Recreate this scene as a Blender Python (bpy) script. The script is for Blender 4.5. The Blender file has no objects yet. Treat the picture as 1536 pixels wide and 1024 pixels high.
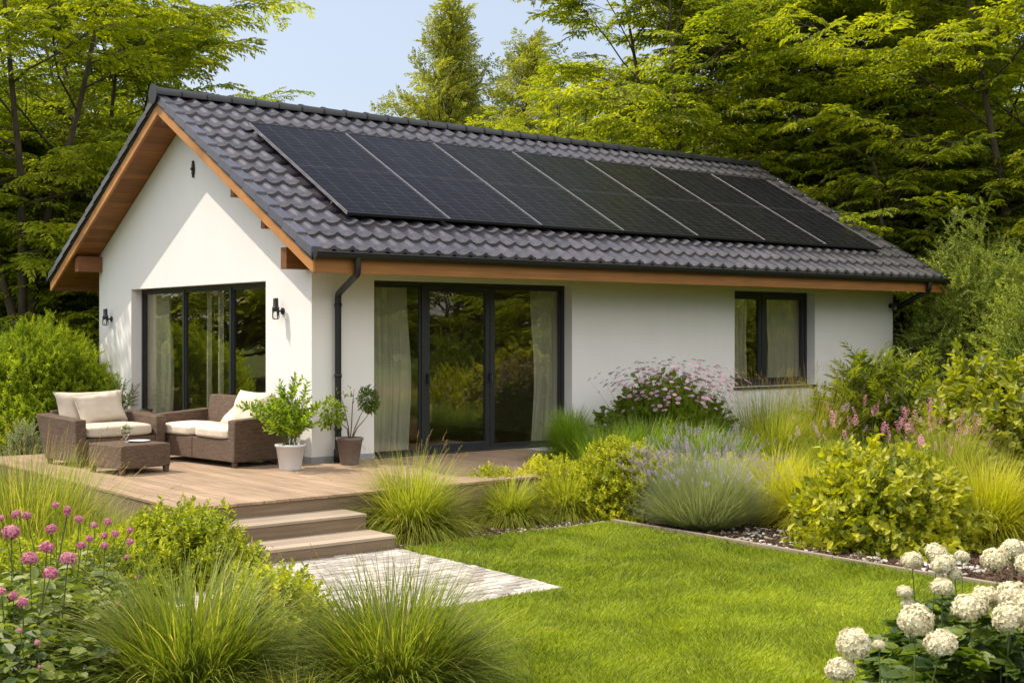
import bpy, math, random
import numpy as np
from math import radians, sin, cos, pi
rng = np.random.default_rng(7)
scene = bpy.context.scene

# ------------------------------------------------------------------ camera, sky, sun, exposure
F_PX = 1931.3                      # focal length in pixels of the 1536 px wide photograph
TH = radians(51.3)                 # heading of the view, measured from the long wall (x axis)
CAM = np.array([-8.2, -14.284, 1.67])
FW = np.array([cos(TH), sin(TH), 0.0]); RT = np.array([sin(TH), -cos(TH), 0.0])
cd = bpy.data.cameras.new("camera"); cam = bpy.data.objects.new("camera", cd)
scene.collection.objects.link(cam); scene.camera = cam
cam.location = CAM; cam.rotation_euler = (pi / 2, 0, TH - pi / 2)
cd.sensor_width = 36; cd.lens = F_PX / 1536 * 36
cd.shift_y = -(512 - 496.4) / 1536
cd.clip_start = 0.1; cd.clip_end = 2000
cd.dof.use_dof = True; cd.dof.focus_distance = 14.0; cd.dof.aperture_fstop = 9.0

SUN = np.array([-0.36, 0.42, 0.83]); SUN /= np.linalg.norm(SUN)
world = bpy.data.worlds.new("World"); scene.world = world; world.use_nodes = True
wn = world.node_tree.nodes; wl = world.node_tree.links
sky = wn.new("ShaderNodeTexSky"); sky.sky_type = 'NISHITA'; sky.sun_disc = False
sky.sun_elevation = math.asin(SUN[2]); sky.sun_rotation = math.atan2(SUN[0], SUN[1])
sky.air_density = 1.0; sky.dust_density = 3.4; sky.ozone_density = 2.0
bgn = wn["Background"]; bgn.inputs[1].default_value = 0.135
# added bright broken cloud, unseen behind the viewer (toward -y), lights the long wall; clear pale sky over the house
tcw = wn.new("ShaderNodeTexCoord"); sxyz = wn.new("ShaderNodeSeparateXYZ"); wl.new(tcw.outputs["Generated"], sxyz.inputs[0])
def wmap(src, a, b):
    n = wn.new("ShaderNodeMapRange"); n.interpolation_type = 'SMOOTHSTEP'; n.inputs[1].default_value = a; n.inputs[2].default_value = b; wl.new(src, n.inputs[0]); return n.outputs[0]
def wmul(a, b):
    n = wn.new("ShaderNodeMath"); n.operation = 'MULTIPLY'; wl.new(a, n.inputs[0]); wl.new(b, n.inputs[1]); return n.outputs[0]
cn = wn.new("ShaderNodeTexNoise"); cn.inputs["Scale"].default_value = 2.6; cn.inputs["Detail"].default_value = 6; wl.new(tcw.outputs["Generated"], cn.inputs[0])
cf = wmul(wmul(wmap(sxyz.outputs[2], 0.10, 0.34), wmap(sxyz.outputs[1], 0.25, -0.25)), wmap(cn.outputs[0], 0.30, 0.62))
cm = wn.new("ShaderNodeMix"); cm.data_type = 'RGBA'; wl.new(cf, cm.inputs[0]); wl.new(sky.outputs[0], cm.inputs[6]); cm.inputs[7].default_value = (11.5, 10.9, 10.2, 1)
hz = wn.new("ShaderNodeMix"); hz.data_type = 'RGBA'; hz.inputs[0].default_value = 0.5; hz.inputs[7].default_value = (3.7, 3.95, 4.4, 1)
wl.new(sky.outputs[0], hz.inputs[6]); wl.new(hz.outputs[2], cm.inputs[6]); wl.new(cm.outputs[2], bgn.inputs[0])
sd = bpy.data.lights.new("sun", 'SUN'); sd.energy = 3.25; sd.angle = radians(0.53); sd.color = (1.0, 0.88, 0.72)
so = bpy.data.objects.new("sun", sd); scene.collection.objects.link(so)
from mathutils import Vector, Matrix
so.rotation_euler = Vector(SUN).to_track_quat('Z', 'Y').to_euler()
scene.view_settings.view_transform = 'Standard'; scene.view_settings.look = 'None'
scene.view_settings.exposure = 0.66; scene.view_settings.gamma = 1.0
cy = scene.cycles
cy.max_bounces = 8; cy.diffuse_bounces = 4; cy.glossy_bounces = 4; cy.transmission_bounces = 6
cy.transparent_max_bounces = 12; cy.caustics_reflective = False; cy.caustics_refractive = False
cy.use_denoising = True; cy.sample_clamp_indirect = 6.0

# ------------------------------------------------------------------ helpers
def link(o, parent=None):
    scene.collection.objects.link(o)
    if parent is not None: o.parent = parent
    return o
def tag(o, label=None, cat=None, group=None, kind=None):
    if label: o['label'] = label
    if cat: o['category'] = cat
    if group: o['group'] = group
    if kind: o['kind'] = kind
    return o
def thing(name, loc=(0, 0, 0), rz=0.0, label=None, cat=None, group=None, s=1.0):
    o = bpy.data.objects.new(name, None); o.empty_display_size = 0.2
    o.location = loc; o.rotation_euler = (0, 0, rz); o.scale = (s, s, s)
    link(o); return tag(o, label, cat, group)
def dup(root, loc=None, rz=0.0, s=None, label=None, group=None, cat=None):
    kids = [c for c in scene.objects if c.parent == root]
    r = root.copy(); link(r)
    if loc is not None: r.location = loc
    r.rotation_euler = (0, 0, rz)
    if s is not None: r.scale = (s, s, s) if np.isscalar(s) else s
    tag(r, label, cat, group)
    for c in kids:
        k = c.copy(); link(k, r); k.matrix_parent_inverse = c.matrix_parent_inverse
        for g in [g for g in scene.objects if g.parent == c]:
            q = g.copy(); link(q, k)
    return r

class G:
    """quads collected into one mesh; every vertex has a tint, every quad a material slot"""
    def __init__(s): s.v = []; s.q = []; s.t = []; s.m = []; s.sm = []; s.n = 0
    def add(s, V, Q, t=0.5, m=0, smooth=False):
        V = np.asarray(V, float).reshape(-1, 3); Q = np.asarray(Q, np.int64).reshape(-1, 4)
        s.v.append(V); s.q.append(Q + s.n); s.n += len(V)
        s.t.append(np.full(len(V), t, float) if np.isscalar(t) else np.asarray(t, float))
        s.m.append(np.full(len(Q), m, np.int32) if np.isscalar(m) else np.asarray(m, np.int32))
        s.sm.append(np.full(len(Q), smooth, bool))
        return s
    def arr(s):
        return np.concatenate(s.v), np.concatenate(s.q), np.concatenate(s.t), np.concatenate(s.m), np.concatenate(s.sm)
    def box(s, a, b, t=0.5, m=0, R=None, o=None):
        a = np.minimum(a, b).astype(float), np.maximum(a, b).astype(float); a, b = a
        V = np.array([[a[0], a[1], a[2]], [b[0], a[1], a[2]], [b[0], b[1], a[2]], [a[0], b[1], a[2]],
                      [a[0], a[1], b[2]], [b[0], a[1], b[2]], [b[0], b[1], b[2]], [a[0], b[1], b[2]]])
        if R is not None: V = V @ np.asarray(R).T
        if o is not None: V = V + np.asarray(o)
        return s.add(V, [[0, 3, 2, 1], [4, 5, 6, 7], [0, 1, 5, 4], [1, 2, 6, 5], [2, 3, 7, 6], [3, 0, 4, 7]], t, m)
    def hexa(s, V, t=0.5, m=0):      # 8 corners, bottom ring then top ring
        return s.add(V, [[0, 3, 2, 1], [4, 5, 6, 7], [0, 1, 5, 4], [1, 2, 6, 5], [2, 3, 7, 6], [3, 0, 4, 7]], t, m)
    def tube(s, pts, rad, n=8, t=0.5, m=0, cap=True, smooth=True):
        P = np.asarray(pts, float); k = len(P)
        rad = np.full(k, rad, float) if np.isscalar(rad) else np.asarray(rad, float)
        T = np.gradient(P, axis=0); T /= np.linalg.norm(T, axis=1)[:, None] + 1e-9
        u0 = np.array([0, 0, 1.0]) if abs(T[0, 2]) < 0.9 else np.array([1.0, 0, 0]); U = np.zeros((k, 3)); c = np.cross(T[0], u0)
        for i in range(k): c = c - T[i] * (c @ T[i]); c = c / (np.linalg.norm(c) + 1e-12); U[i] = c
        W = np.cross(T, U)
        a = np.arange(n) * 2 * pi / n
        V = P[:, None] + rad[:, None, None] * (np.cos(a)[None, :, None] * U[:, None] + np.sin(a)[None, :, None] * W[:, None])
        V = V.reshape(-1, 3); i = np.arange(k - 1)[:, None] * n; j = np.arange(n)[None]; j2 = (j + 1) % n
        Q = np.stack([i + j, i + j2, i + n + j2, i + n + j], -1).reshape(-1, 4)
        s.add(V, Q[:, ::-1], t, m, smooth)
        if cap and n % 2 == 0:
            for e, flip in ((0, False), (k - 1, True)):
                R = np.vstack([P[e], V[e * n:(e + 1) * n]])
                q = np.array([[0, 1 + 2 * z, 1 + (2 * z + 1) % n, 1 + (2 * z + 2) % n] for z in range(n // 2)])
                s.add(R, q if not flip else q[:, ::-1], t, m, False)
        return s
    def lathe(s, prof, n=32, o=(0, 0, 0), t=0.5, m=0, smooth=True):
        prof = np.asarray(prof, float); k = len(prof); a = np.arange(n) * 2 * pi / n
        V = np.stack([prof[:, 0][:, None] * np.cos(a), prof[:, 0][:, None] * np.sin(a), np.repeat(prof[:, 1][:, None], n, 1)], -1).reshape(-1, 3) + np.asarray(o)
        i = np.arange(k - 1)[:, None] * n; j = np.arange(n)[None]; j2 = (j + 1) % n
        Q = np.stack([i + j, i + j2, i + n + j2, i + n + j], -1).reshape(-1, 4)
        return s.add(V, Q, t, m, smooth)
    def inst(s, T, M, O, toff=None, smooth=False, m=None):
        V, Q, t, mm = T; N = len(O); k = len(V)
        VV = np.einsum('nij,kj->nki', M, V) + O[:, None]
        QQ = Q[None] + (np.arange(N) * k)[:, None, None]
        tt = np.repeat(t[None], N, 0) + (0 if toff is None else np.asarray(toff)[:, None])
        return s.add(VV.reshape(-1, 3), QQ.reshape(-1, 4), np.clip(tt, 0, 1).ravel(), np.tile(mm, N) if m is None else m, smooth)
    def tmpl(s): V, Q, t, m, _ = s.arr(); return V, Q, t, m
    def build(s, name, mats, parent=None, bevel=0, loc=None, autosmooth=False):
        V, Q, t, m, sm = s.arr()
        me = bpy.data.meshes.new(name)
        me.vertices.add(len(V)); me.vertices.foreach_set("co", V.astype(np.float32).ravel())
        me.loops.add(len(Q) * 4); me.loops.foreach_set("vertex_index", Q.astype(np.int32).ravel())
        me.polygons.add(len(Q)); me.polygons.foreach_set("loop_start", (np.arange(len(Q)) * 4).astype(np.int32))
        me.polygons.foreach_set("material_index", m.astype(np.int32))
        me.polygons.foreach_set("use_smooth", sm)
        if not isinstance(mats, (list, tuple)): mats = [mats]
        for x in mats: me.materials.append(x)
        at = me.attributes.new("tint", 'FLOAT', 'POINT'); at.data.foreach_set("value", t.astype(np.float32))
        if len(Q) < 60000:           # box-projected UVs in metres
            P = V[Q]; n = np.abs(np.cross(P[:, 1] - P[:, 0], P[:, 3] - P[:, 0])); ax = n.argmax(1)
            uv = np.where((ax == 0)[:, None, None], P[:, :, [1, 2]], np.where((ax == 1)[:, None, None], P[:, :, [0, 2]], P[:, :, [0, 1]]))
            l = me.uv_layers.new(name="UVMap"); l.data.foreach_set("uv", uv.astype(np.float32).ravel())
        me.update(calc_edges=True); me.validate()
        o = bpy.data.objects.new(name, me); link(o, parent)
        if loc is not None: o.location = loc
        if bevel:
            b = o.modifiers.new("bevel", 'BEVEL'); b.width = bevel; b.segments = 2; b.limit_method = 'ANGLE'; b.angle_limit = radians(40)
        return o

def noise2(x, y, s=1.0, seed=0):
    r = np.random.default_rng(seed); out = 0
    for k in range(7):
        a = r.uniform(0, 2 * pi); f = s * r.uniform(0.6, 2.4); p = r.uniform(0, 6.3)
        out = out + np.sin((x * cos(a) + y * sin(a)) * f + p + 1.3 * np.sin((y * cos(a) - x * sin(a)) * f * 0.7 + p))
    return out / 7 * 1.6
def unit(v): return v / (np.linalg.norm(v, axis=-1, keepdims=True) + 1e-9)
def frames(d, up):                  # rotation matrices with columns (d, y, z), z close to up
    d = unit(d); y = unit(np.cross(up, d)); z = np.cross(d, y); return np.stack([d, y, z], -1)
def at(u, D, z=0.0):                # point at depth D on the bearing of photo column u
    p = CAM + FW * D + RT * (u - 768) / F_PX * D; return np.array([p[0], p[1], z])
def sstep(a, b, x): t = np.clip((x - a) / (b - a), 0, 1); return t * t * (3 - 2 * t)

# ------------------------------------------------------------------ materials
def mat(name, fn):
    m = bpy.data.materials.new(name); m.use_nodes = True; nt = m.node_tree
    N = nt.nodes; L = nt.links; b = N["Principled BSDF"]; fn(m, N, L, b); return m
def setp(b, col=None, rough=None, metal=None, spec=None):
    if col is not None: b.inputs["Base Color"].default_value = (*col, 1)
    if rough is not None: b.inputs["Roughness"].default_value = rough
    if metal is not None: b.inputs["Metallic"].default_value = metal
    if spec is not None: b.inputs["Specular IOR Level"].default_value = spec
def nz(N, L, scale, detail=4, vec=None, rough=0.55, coord='Object', stretch=None):
    n = N.new("ShaderNodeTexNoise"); n.inputs["Scale"].default_value = scale; n.inputs["Detail"].default_value = detail; n.inputs["Roughness"].default_value = rough
    if vec is None:
        tc = N.new("ShaderNodeTexCoord"); vec = tc.outputs[coord]
    if stretch:
        mp = N.new("ShaderNodeMapping"); mp.inputs["Scale"].default_value = stretch; L.new(vec, mp.inputs[0]); vec = mp.outputs[0]
    L.new(vec, n.inputs["Vector"]); return n
def ramp(N, L, src, cols):
    r = N.new("ShaderNodeValToRGB"); e = r.color_ramp.elements
    while len(e) < len(cols): e.new(0.5)
    for k, (p, c) in enumerate(cols): e[k].position = p; e[k].color = (*c, 1)
    L.new(src, r.inputs[0]); return r
def bump(N, L, src, b, strength=0.3, dist=0.01, prev=None):
    n = N.new("ShaderNodeBump"); n.inputs["Strength"].default_value = strength; n.inputs["Distance"].default_value = dist
    L.new(src, n.inputs["Height"])
    if prev is not None: L.new(prev.outputs[0], n.inputs["Normal"])
    L.new(n.outputs[0], b.inputs["Normal"]); return n
def mixc(N, L, fac, a, b_, typ='MIX'):
    n = N.new("ShaderNodeMix"); n.data_type = 'RGBA'; n.blend_type = typ
    for k, x in ((0, fac), (6, a), (7, b_)):
        if hasattr(x, 'default_value') or hasattr(x, 'links'): L.new(x, n.inputs[k])
        elif k == 0: n.inputs[0].default_value = x
        else: n.inputs[k].default_value = (*x, 1)
    return n.outputs[2]
def attr(N, name="tint"):
    a = N.new("ShaderNodeAttribute"); a.attribute_name = name; return a.outputs["Fac"]

def leaf_mat(name, c0, c1, trans=0.45, tcol=None, rough=0.5, spec=0.35, objvar=0.25, gain=(1.28, 1.34, 0.85)):
    if tcol is None: c0 = tuple(min(.8, a * f * k) for a, f, k in zip(c0, gain, (.85, .85, .9))); c1 = tuple(min(.8, a * f * k) for a, f, k in zip(c1, gain, (1.16, 1.08, .95)))
    def fn(m, N, L, b):
        oi = N.new("ShaderNodeObjectInfo")
        ma = N.new("ShaderNodeMath"); ma.operation = 'MULTIPLY_ADD'; ma.inputs[1].default_value = objvar; L.new(oi.outputs["Random"], ma.inputs[0]); L.new(attr(N), ma.inputs[2])
        mb = N.new("ShaderNodeMath"); mb.operation = 'SUBTRACT'; mb.inputs[1].default_value = objvar / 2; mb.use_clamp = True; L.new(ma.outputs[0], mb.inputs[0])
        c = mixc(N, L, mb.outputs[0], c0, c1); L.new(c, b.inputs["Base Color"]); setp(b, rough=rough, spec=spec)
        tr = N.new("ShaderNodeBsdfTranslucent")
        k0, k1 = tcol if tcol else ([min(1, x * f) for x, f in zip(c0, (1.75, 1.75, 0.6))], [min(1, x * f) for x, f in zip(c1, (1.75, 1.75, 0.6))])
        L.new(mixc(N, L, mb.outputs[0], tuple(k0), tuple(k1)), tr.inputs[0])
        mx = N.new("ShaderNodeMixShader"); mx.inputs[0].default_value = trans
        L.new(b.outputs[0], mx.inputs[1]); L.new(tr.outputs[0], mx.inputs[2]); L.new(mx.outputs[0], N["Material Output"].inputs[0])
    return mat(name, fn)

def m_plaster(m, N, L, b):
    n = nz(N, L, 1.3, 6); n2 = nz(N, L, 160, 3); n3 = nz(N, L, 6, 5, stretch=(1, 1, 0.25))
    c = ramp(N, L, n.outputs[0], [(0.3, (0.775, 0.77, 0.76)), (0.7, (0.805, 0.80, 0.795))])
    c2 = ramp(N, L, n3.outputs[0], [(0.35, (0.97, 0.97, 0.965)), (0.6, (1, 1, 1))])
    L.new(mixc(N, L, 0.5, c.outputs[0], c2.outputs[0], 'MULTIPLY'), b.inputs["Base Color"]); setp(b, rough=0.9, spec=0.15)
    bump(N, L, n2.outputs[0], b, 0.25, 0.003)
plaster = mat("white_plaster", m_plaster)
def m_dark(m, N, L, b):
    n = nz(N, L, 30, 4); c = ramp(N, L, n.outputs[0], [(0.3, (0.012, 0.014, 0.017)), (0.7, (0.022, 0.024, 0.028))]); L.new(c.outputs[0], b.inputs["Base Color"]); setp(b, rough=0.42, spec=0.5)
anthracite = mat("anthracite_metal", m_dark)
def m_black(m, N, L, b):
    n = nz(N, L, 60, 4); r = ramp(N, L, n.outputs[0], [(0.3, (0.35,) * 3), (0.7, (0.5,) * 3)]); L.new(r.outputs[0], b.inputs["Roughness"]); setp(b, (0.01, 0.0105, 0.012), spec=0.5)
blackm = mat("black_metal", m_black)
def m_tile(m, N, L, b):
    n = nz(N, L, 25, 6); n2 = nz(N, L, 2.2, 5); n3 = nz(N, L, 220, 2)
    c = ramp(N, L, attr(N), [(0.0, (0.030, 0.030, 0.042)), (1.0, (0.072, 0.066, 0.084))])
    c2 = ramp(N, L, n.outputs[0], [(0.35, (0.75, 0.75, 0.75)), (0.7, (1.22, 1.2, 1.2))])
    c3 = ramp(N, L, n2.outputs[0], [(0.35, (0.85, 0.85, 0.87)), (0.65, (1.1, 1.05, 1.0))])
    x = mixc(N, L, 1.0, c.outputs[0], c2.outputs[0], 'MULTIPLY'); L.new(mixc(N, L, 1.0, x, c3.outputs[0], 'MULTIPLY'), b.inputs["Base Color"])
    setp(b, rough=0.27, spec=0.9); bump(N, L, n3.outputs[0], b, 0.15, 0.003)
tile_m = mat("dark_roof_tile", m_tile)
def wood(name, c0, c1, rough=0.6, grain=(3, 40, 40), bs=0.15, coord='Object', tv=1.0):
    def fn(m, N, L, b):
        n = nz(N, L, 1.0, 8, coord=coord, stretch=grain, rough=0.6); n2 = nz(N, L, 1.2, 3, coord=coord)
        c = ramp(N, L, n.outputs[0], [(0.3, c0), (0.7, c1)])
        t = ramp(N, L, attr(N), [(0.0, tuple(1 - (1 - x) * tv for x in (0.72, 0.70, 0.68))), (1.0, tuple(1 + (x - 1) * tv for x in (1.2, 1.18, 1.15)))])
        w = ramp(N, L, n2.outputs[0], [(0.3, (0.86, 0.86, 0.86)), (0.7, (1.1, 1.1, 1.1))])
        x = mixc(N, L, 1.0, c.outputs[0], t.outputs[0], 'MULTIPLY'); L.new(mixc(N, L, 1.0, x, w.outputs[0], 'MULTIPLY'), b.inputs["Base Color"])
        setp(b, rough=rough, spec=0.35); bump(N, L, n.outputs[0], b, bs, 0.004)
    return mat(name, fn)
soffit_m = wood("stained_pine", (0.22, 0.085, 0.022), (0.36, 0.15, 0.04), 0.5, (2, 30, 30))
barge_m = wood("oiled_larch", (0.37, 0.165, 0.05), (0.52, 0.25, 0.08), 0.5, (30, 2, 2))
fascia_m = wood("oiled_larch_long", (0.24, 0.10, 0.025), (0.36, 0.16, 0.045), 0.5, (1.5, 30, 30))
beam_m = wood("brown_beam", (0.16, 0.065, 0.025), (0.26, 0.11, 0.04), 0.55, (2, 30, 30))
deck_m = wood("weathered_deck", (0.22, 0.150, 0.100), (0.41, 0.300, 0.205), 0.62, (30, 1.2, 30), 0.3, tv=.45)
step_m = wood("weathered_step", (0.26, 0.21, 0.16), (0.40, 0.335, 0.265), 0.65, (1.2, 30, 30), 0.25)
riser_m = wood("step_riser", (0.16, 0.115, 0.075), (0.25, 0.185, 0.125), 0.65, (1.2, 30, 30), 0.25)
bark_m = wood("bark", (0.035, 0.026, 0.018), (0.11, 0.085, 0.06), 0.9, (6, 6, 1.5), 0.9)
stem_m = wood("green_stem", (0.07, 0.10, 0.03), (0.12, 0.16, 0.05), 0.7, (20, 20, 5), 0.1)
twig_m = wood("brown_twig", (0.07, 0.05, 0.03), (0.13, 0.095, 0.055), 0.8, (20, 20, 5), 0.3)
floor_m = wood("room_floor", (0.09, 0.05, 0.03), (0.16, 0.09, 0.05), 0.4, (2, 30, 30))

def m_wicker(m, N, L, b):
    tc = N.new("ShaderNodeTexCoord")
    br = N.new("ShaderNodeTexBrick"); br.offset = 0.5; br.inputs["Scale"].default_value = 1; br.inputs["Brick Width"].default_value = 0.030; br.inputs["Row Height"].default_value = 0.0085
    br.inputs["Mortar Size"].default_value = 0.0016; br.inputs["Mortar Smooth"].default_value = 0.8; br.inputs["Bias"].default_value = 0.0
    br.inputs["Color1"].default_value = (0.125, 0.078, 0.052, 1); br.inputs["Color2"].default_value = (0.20, 0.135, 0.095, 1); br.inputs["Mortar"].default_value = (0.03, 0.018, 0.012, 1)
    L.new(tc.outputs["UV"], br.inputs["Vector"])
    n = nz(N, L, 7, 4, coord='UV', stretch=(1, 6, 1)); c = ramp(N, L, n.outputs[0], [(0.3, (0.7, 0.68, 0.66)), (0.7, (1.3, 1.28, 1.25))])
    L.new(mixc(N, L, 1.0, br.outputs[0], c.outputs[0], 'MULTIPLY'), b.inputs["Base Color"]); setp(b, rough=0.5, spec=0.4)
    iv = N.new("ShaderNodeMath"); iv.operation = 'SUBTRACT'; iv.inputs[0].default_value = 1; L.new(br.outputs["Fac"], iv.inputs[1])
    bump(N, L, iv.outputs[0], b, 0.9, 0.006)
wicker = mat("brown_wicker", m_wicker)
def fabric(name, c0, c1, weave=350):
    def fn(m, N, L, b):
        n = nz(N, L, 5, 5); n2 = nz(N, L, weave, 2)
        c = ramp(N, L, n.outputs[0], [(0.3, c0), (0.7, c1)]); L.new(c.outputs[0], b.inputs["Base Color"]); setp(b, rough=0.95, spec=0.1)
        b1 = bump(N, L, n2.outputs[0], b, 0.25, 0.002); bump(N, L, nz(N, L, 9, 3).outputs[0], b, 0.5, 0.02, b1)
        b.inputs["Sheen Weight"].default_value = 0.2
    return mat(name, fn)
cream = fabric("cream_fabric", (0.60, 0.52, 0.41), (0.70, 0.62, 0.50))
taupe = fabric("taupe_fabric", (0.48, 0.41, 0.33), (0.56, 0.49, 0.40))
def m_curtain(m, N, L, b):
    setp(b, (0.86, 0.84, 0.78), 0.9, spec=0.05); n2 = nz(N, L, 300, 2); bump(N, L, n2.outputs[0], b, 0.1, 0.001)
    tr = N.new("ShaderNodeBsdfTranslucent"); tr.inputs[0].default_value = (0.75, 0.73, 0.66, 1)
    tp = N.new("ShaderNodeBsdfTransparent"); m1 = N.new("ShaderNodeMixShader"); m1.inputs[0].default_value = 0.25; m2 = N.new("ShaderNodeMixShader"); m2.inputs[0].default_value = 0.04
    L.new(b.outputs[0], m1.inputs[1]); L.new(tr.outputs[0], m1.inputs[2]); L.new(m1.outputs[0], m2.inputs[1]); L.new(tp.outputs[0], m2.inputs[2]); L.new(m2.outputs[0], N["Material Output"].inputs[0])
curtain_m = mat("sheer_curtain", m_curtain)
def m_glass(m, N, L, b):
    N.remove(b); g = N.new("ShaderNodeBsdfGlossy"); g.inputs["Roughness"].default_value = 0.0; g.inputs[0].default_value = (0.95, 0.87, 0.70, 1)
    t = N.new("ShaderNodeBsdfTransparent"); t.inputs[0].default_value = (0.88, 0.89, 0.84, 1)
    lw = N.new("ShaderNodeLayerWeight"); lw.inputs[0].default_value = 0.5; fr = N.new("ShaderNodeMath"); fr.operation = 'POWER'; fr.inputs[1].default_value = 3.5; L.new(lw.outputs["Facing"], fr.inputs[0])
    ma = N.new("ShaderNodeMath"); ma.operation = 'MULTIPLY_ADD'; ma.inputs[1].default_value = 0.7; ma.inputs[2].default_value = 0.13; ma.use_clamp = True; L.new(fr.outputs[0], ma.inputs[0])
    n = nz(N, L, 1.6, 2); bp = N.new("ShaderNodeBump"); bp.inputs["Strength"].default_value = 0.12; bp.inputs["Distance"].default_value = 0.01
    L.new(n.outputs[0], bp.inputs["Height"]); L.new(bp.outputs[0], g.inputs["Normal"])
    mx = N.new("ShaderNodeMixShader"); L.new(ma.outputs[0], mx.inputs[0]); L.new(t.outputs[0], mx.inputs[1]); L.new(g.outputs[0], mx.inputs[2]); L.new(mx.outputs[0], N["Material Output"].inputs[0])
glass = mat("window_glass", m_glass)
def m_pv(m, N, L, b):
    tc = N.new("ShaderNodeTexCoord")
    br = N.new("ShaderNodeTexBrick"); br.offset = 0.0; br.inputs["Scale"].default_value = 1; br.inputs["Brick Width"].default_value = 0.2615; br.inputs["Row Height"].default_value = 0.1235
    br.inputs["Mortar Size"].default_value = 0.0022; br.inputs["Mortar Smooth"].default_value = 0.3
    br.inputs["Color1"].default_value = (0.005, 0.005, 0.008, 1); br.inputs["Color2"].default_value = (0.008, 0.008, 0.012, 1); br.inputs["Mortar"].default_value = (0.075, 0.075, 0.08, 1)
    L.new(tc.outputs["UV"], br.inputs["Vector"])
    b2 = N.new("ShaderNodeTexBrick"); b2.offset = 0.0; b2.inputs["Scale"].default_value = 1; b2.inputs["Brick Width"].default_value = 0.2615 / 4; b2.inputs["Row Height"].default_value = 9
    b2.inputs["Mortar Size"].default_value = 0.0006; b2.inputs["Color1"].default_value = (1, 1, 1, 1); b2.inputs["Color2"].default_value = (1, 1, 1, 1); b2.inputs["Mortar"].default_value = (2.2, 2.2, 2.2, 1)
    L.new(tc.outputs["UV"], b2.inputs["Vector"])
    L.new(mixc(N, L, 1.0, br.outputs[0], b2.outputs[0], 'MULTIPLY'), b.inputs["Base Color"])
    n = nz(N, L, 3, 5); r = ramp(N, L, n.outputs[0], [(0.3, (0.22,) * 3), (0.75, (0.34,) * 3)]); L.new(r.outputs[0], b.inputs["Roughness"]); setp(b, spec=0.035)
pv = mat("solar_cells", m_pv)
def plain(name, c, rough=0.5, metal=0.0, spec=0.5, var=0.12, sc=12, bmp=0.0):
    def fn(m, N, L, b):
        n = nz(N, L, sc, 5); r = ramp(N, L, n.outputs[0], [(0.3, tuple(x * (1 - var) for x in c)), (0.7, tuple(min(1, x * (1 + var)) for x in c))])
        L.new(r.outputs[0], b.inputs["Base Color"]); setp(b, rough=rough, metal=metal, spec=spec)
        if bmp: bump(N, L, nz(N, L, sc * 8, 3).outputs[0], b, bmp, 0.004)
    return mat(name, fn)
alu = plain("bare_aluminium", (0.30, 0.30, 0.32), 0.35, 0.8, var=0.05)
plinth_m = plain("grey_plinth", (0.30, 0.31, 0.33), 0.8, bmp=0.3)
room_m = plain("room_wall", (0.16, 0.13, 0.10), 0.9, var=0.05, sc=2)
pot_white = plain("white_glazed_pot", (0.62, 0.62, 0.64), 0.45, var=0.06, sc=6)
pot_taupe = plain("taupe_clay_pot", (0.165, 0.128, 0.108), 0.75, var=0.15, sc=14, bmp=0.3)
pot_dark = plain("dark_pot", (0.05, 0.045, 0.04), 0.6)
soil_m = plain("potting_soil", (0.03, 0.021, 0.015), 0.95, var=0.4, sc=60, bmp=0.8)
planter_m = plain("pale_planter", (0.70, 0.66, 0.60), 0.8, var=0.04)
amber_glass = mat("amber_glass", lambda m, N, L, b: (setp(b, (0.75, 0.50, 0.28), 0.08), b.inputs["Transmission Weight"].__setattr__('default_value', 0.85)))
clear_glass = mat("clear_glass", lambda m, N, L, b: (setp(b, (0.95, 0.96, 0.95), 0.05), b.inputs["Transmission Weight"].__setattr__('default_value', 0.95)))
leather = plain("tan_leather", (0.28, 0.16, 0.10), 0.45, var=0.15, sc=6)
brass = plain("candle_wax", (0.7, 0.62, 0.45), 0.5)
def m_paver(m, N, L, b):
    c = ramp(N, L, attr(N), [(0.0, (0.28, 0.26, 0.235)), (1.0, (0.50, 0.47, 0.43))]); n = nz(N, L, 30, 6)
    w = ramp(N, L, n.outputs[0], [(0.3, (0.78, 0.77, 0.75)), (0.7, (1.12, 1.12, 1.12))]); L.new(mixc(N, L, 1.0, c.outputs[0], w.outputs[0], 'MULTIPLY'), b.inputs["Base Color"])
    setp(b, rough=0.88, spec=0.2); bump(N, L, n.outputs[0], b, 0.5, 0.006)
paver_m = mat("pale_paver", m_paver)
def m_ground(m, N, L, b):
    n = nz(N, L, 18, 8, rough=0.7); n2 = nz(N, L, 2, 4)
    c = ramp(N, L, n.outputs[0], [(0.3, (0.018, 0.012, 0.008)), (0.55, (0.06, 0.040, 0.026)), (0.75, (0.12, 0.085, 0.06))])
    w = ramp(N, L, n2.outputs[0], [(0.35, (0.8, 0.8, 0.8)), (0.7, (1.1, 1.1, 1.1))]); L.new(mixc(N, L, 1.0, c.outputs[0], w.outputs[0], 'MULTIPLY'), b.inputs["Base Color"])
    setp(b, rough=0.95, spec=0.1); bump(N, L, n.outputs[0], b, 0.9, 0.03)
soilbed = mat("bark_mulch_soil", m_ground)
def m_turf(m, N, L, b):
    n = nz(N, L, 40, 8, rough=0.7); n2 = nz(N, L, 1.1, 5)
    c = ramp(N, L, n.outputs[0], [(0.3, (0.03, 0.05, 0.010)), (0.7, (0.085, 0.12, 0.02))])
    w = ramp(N, L, n2.outputs[0], [(0.35, (0.75, 0.8, 0.7)), (0.7, (1.2, 1.15, 1.0))]); L.new(mixc(N, L, 1.0, c.outputs[0], w.outputs[0], 'MULTIPLY'), b.inputs["Base Color"])
    setp(b, rough=0.9, spec=0.1); bump(N, L, n.outputs[0], b, 0.8, 0.02)
turf = mat("turf", m_turf)
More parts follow.
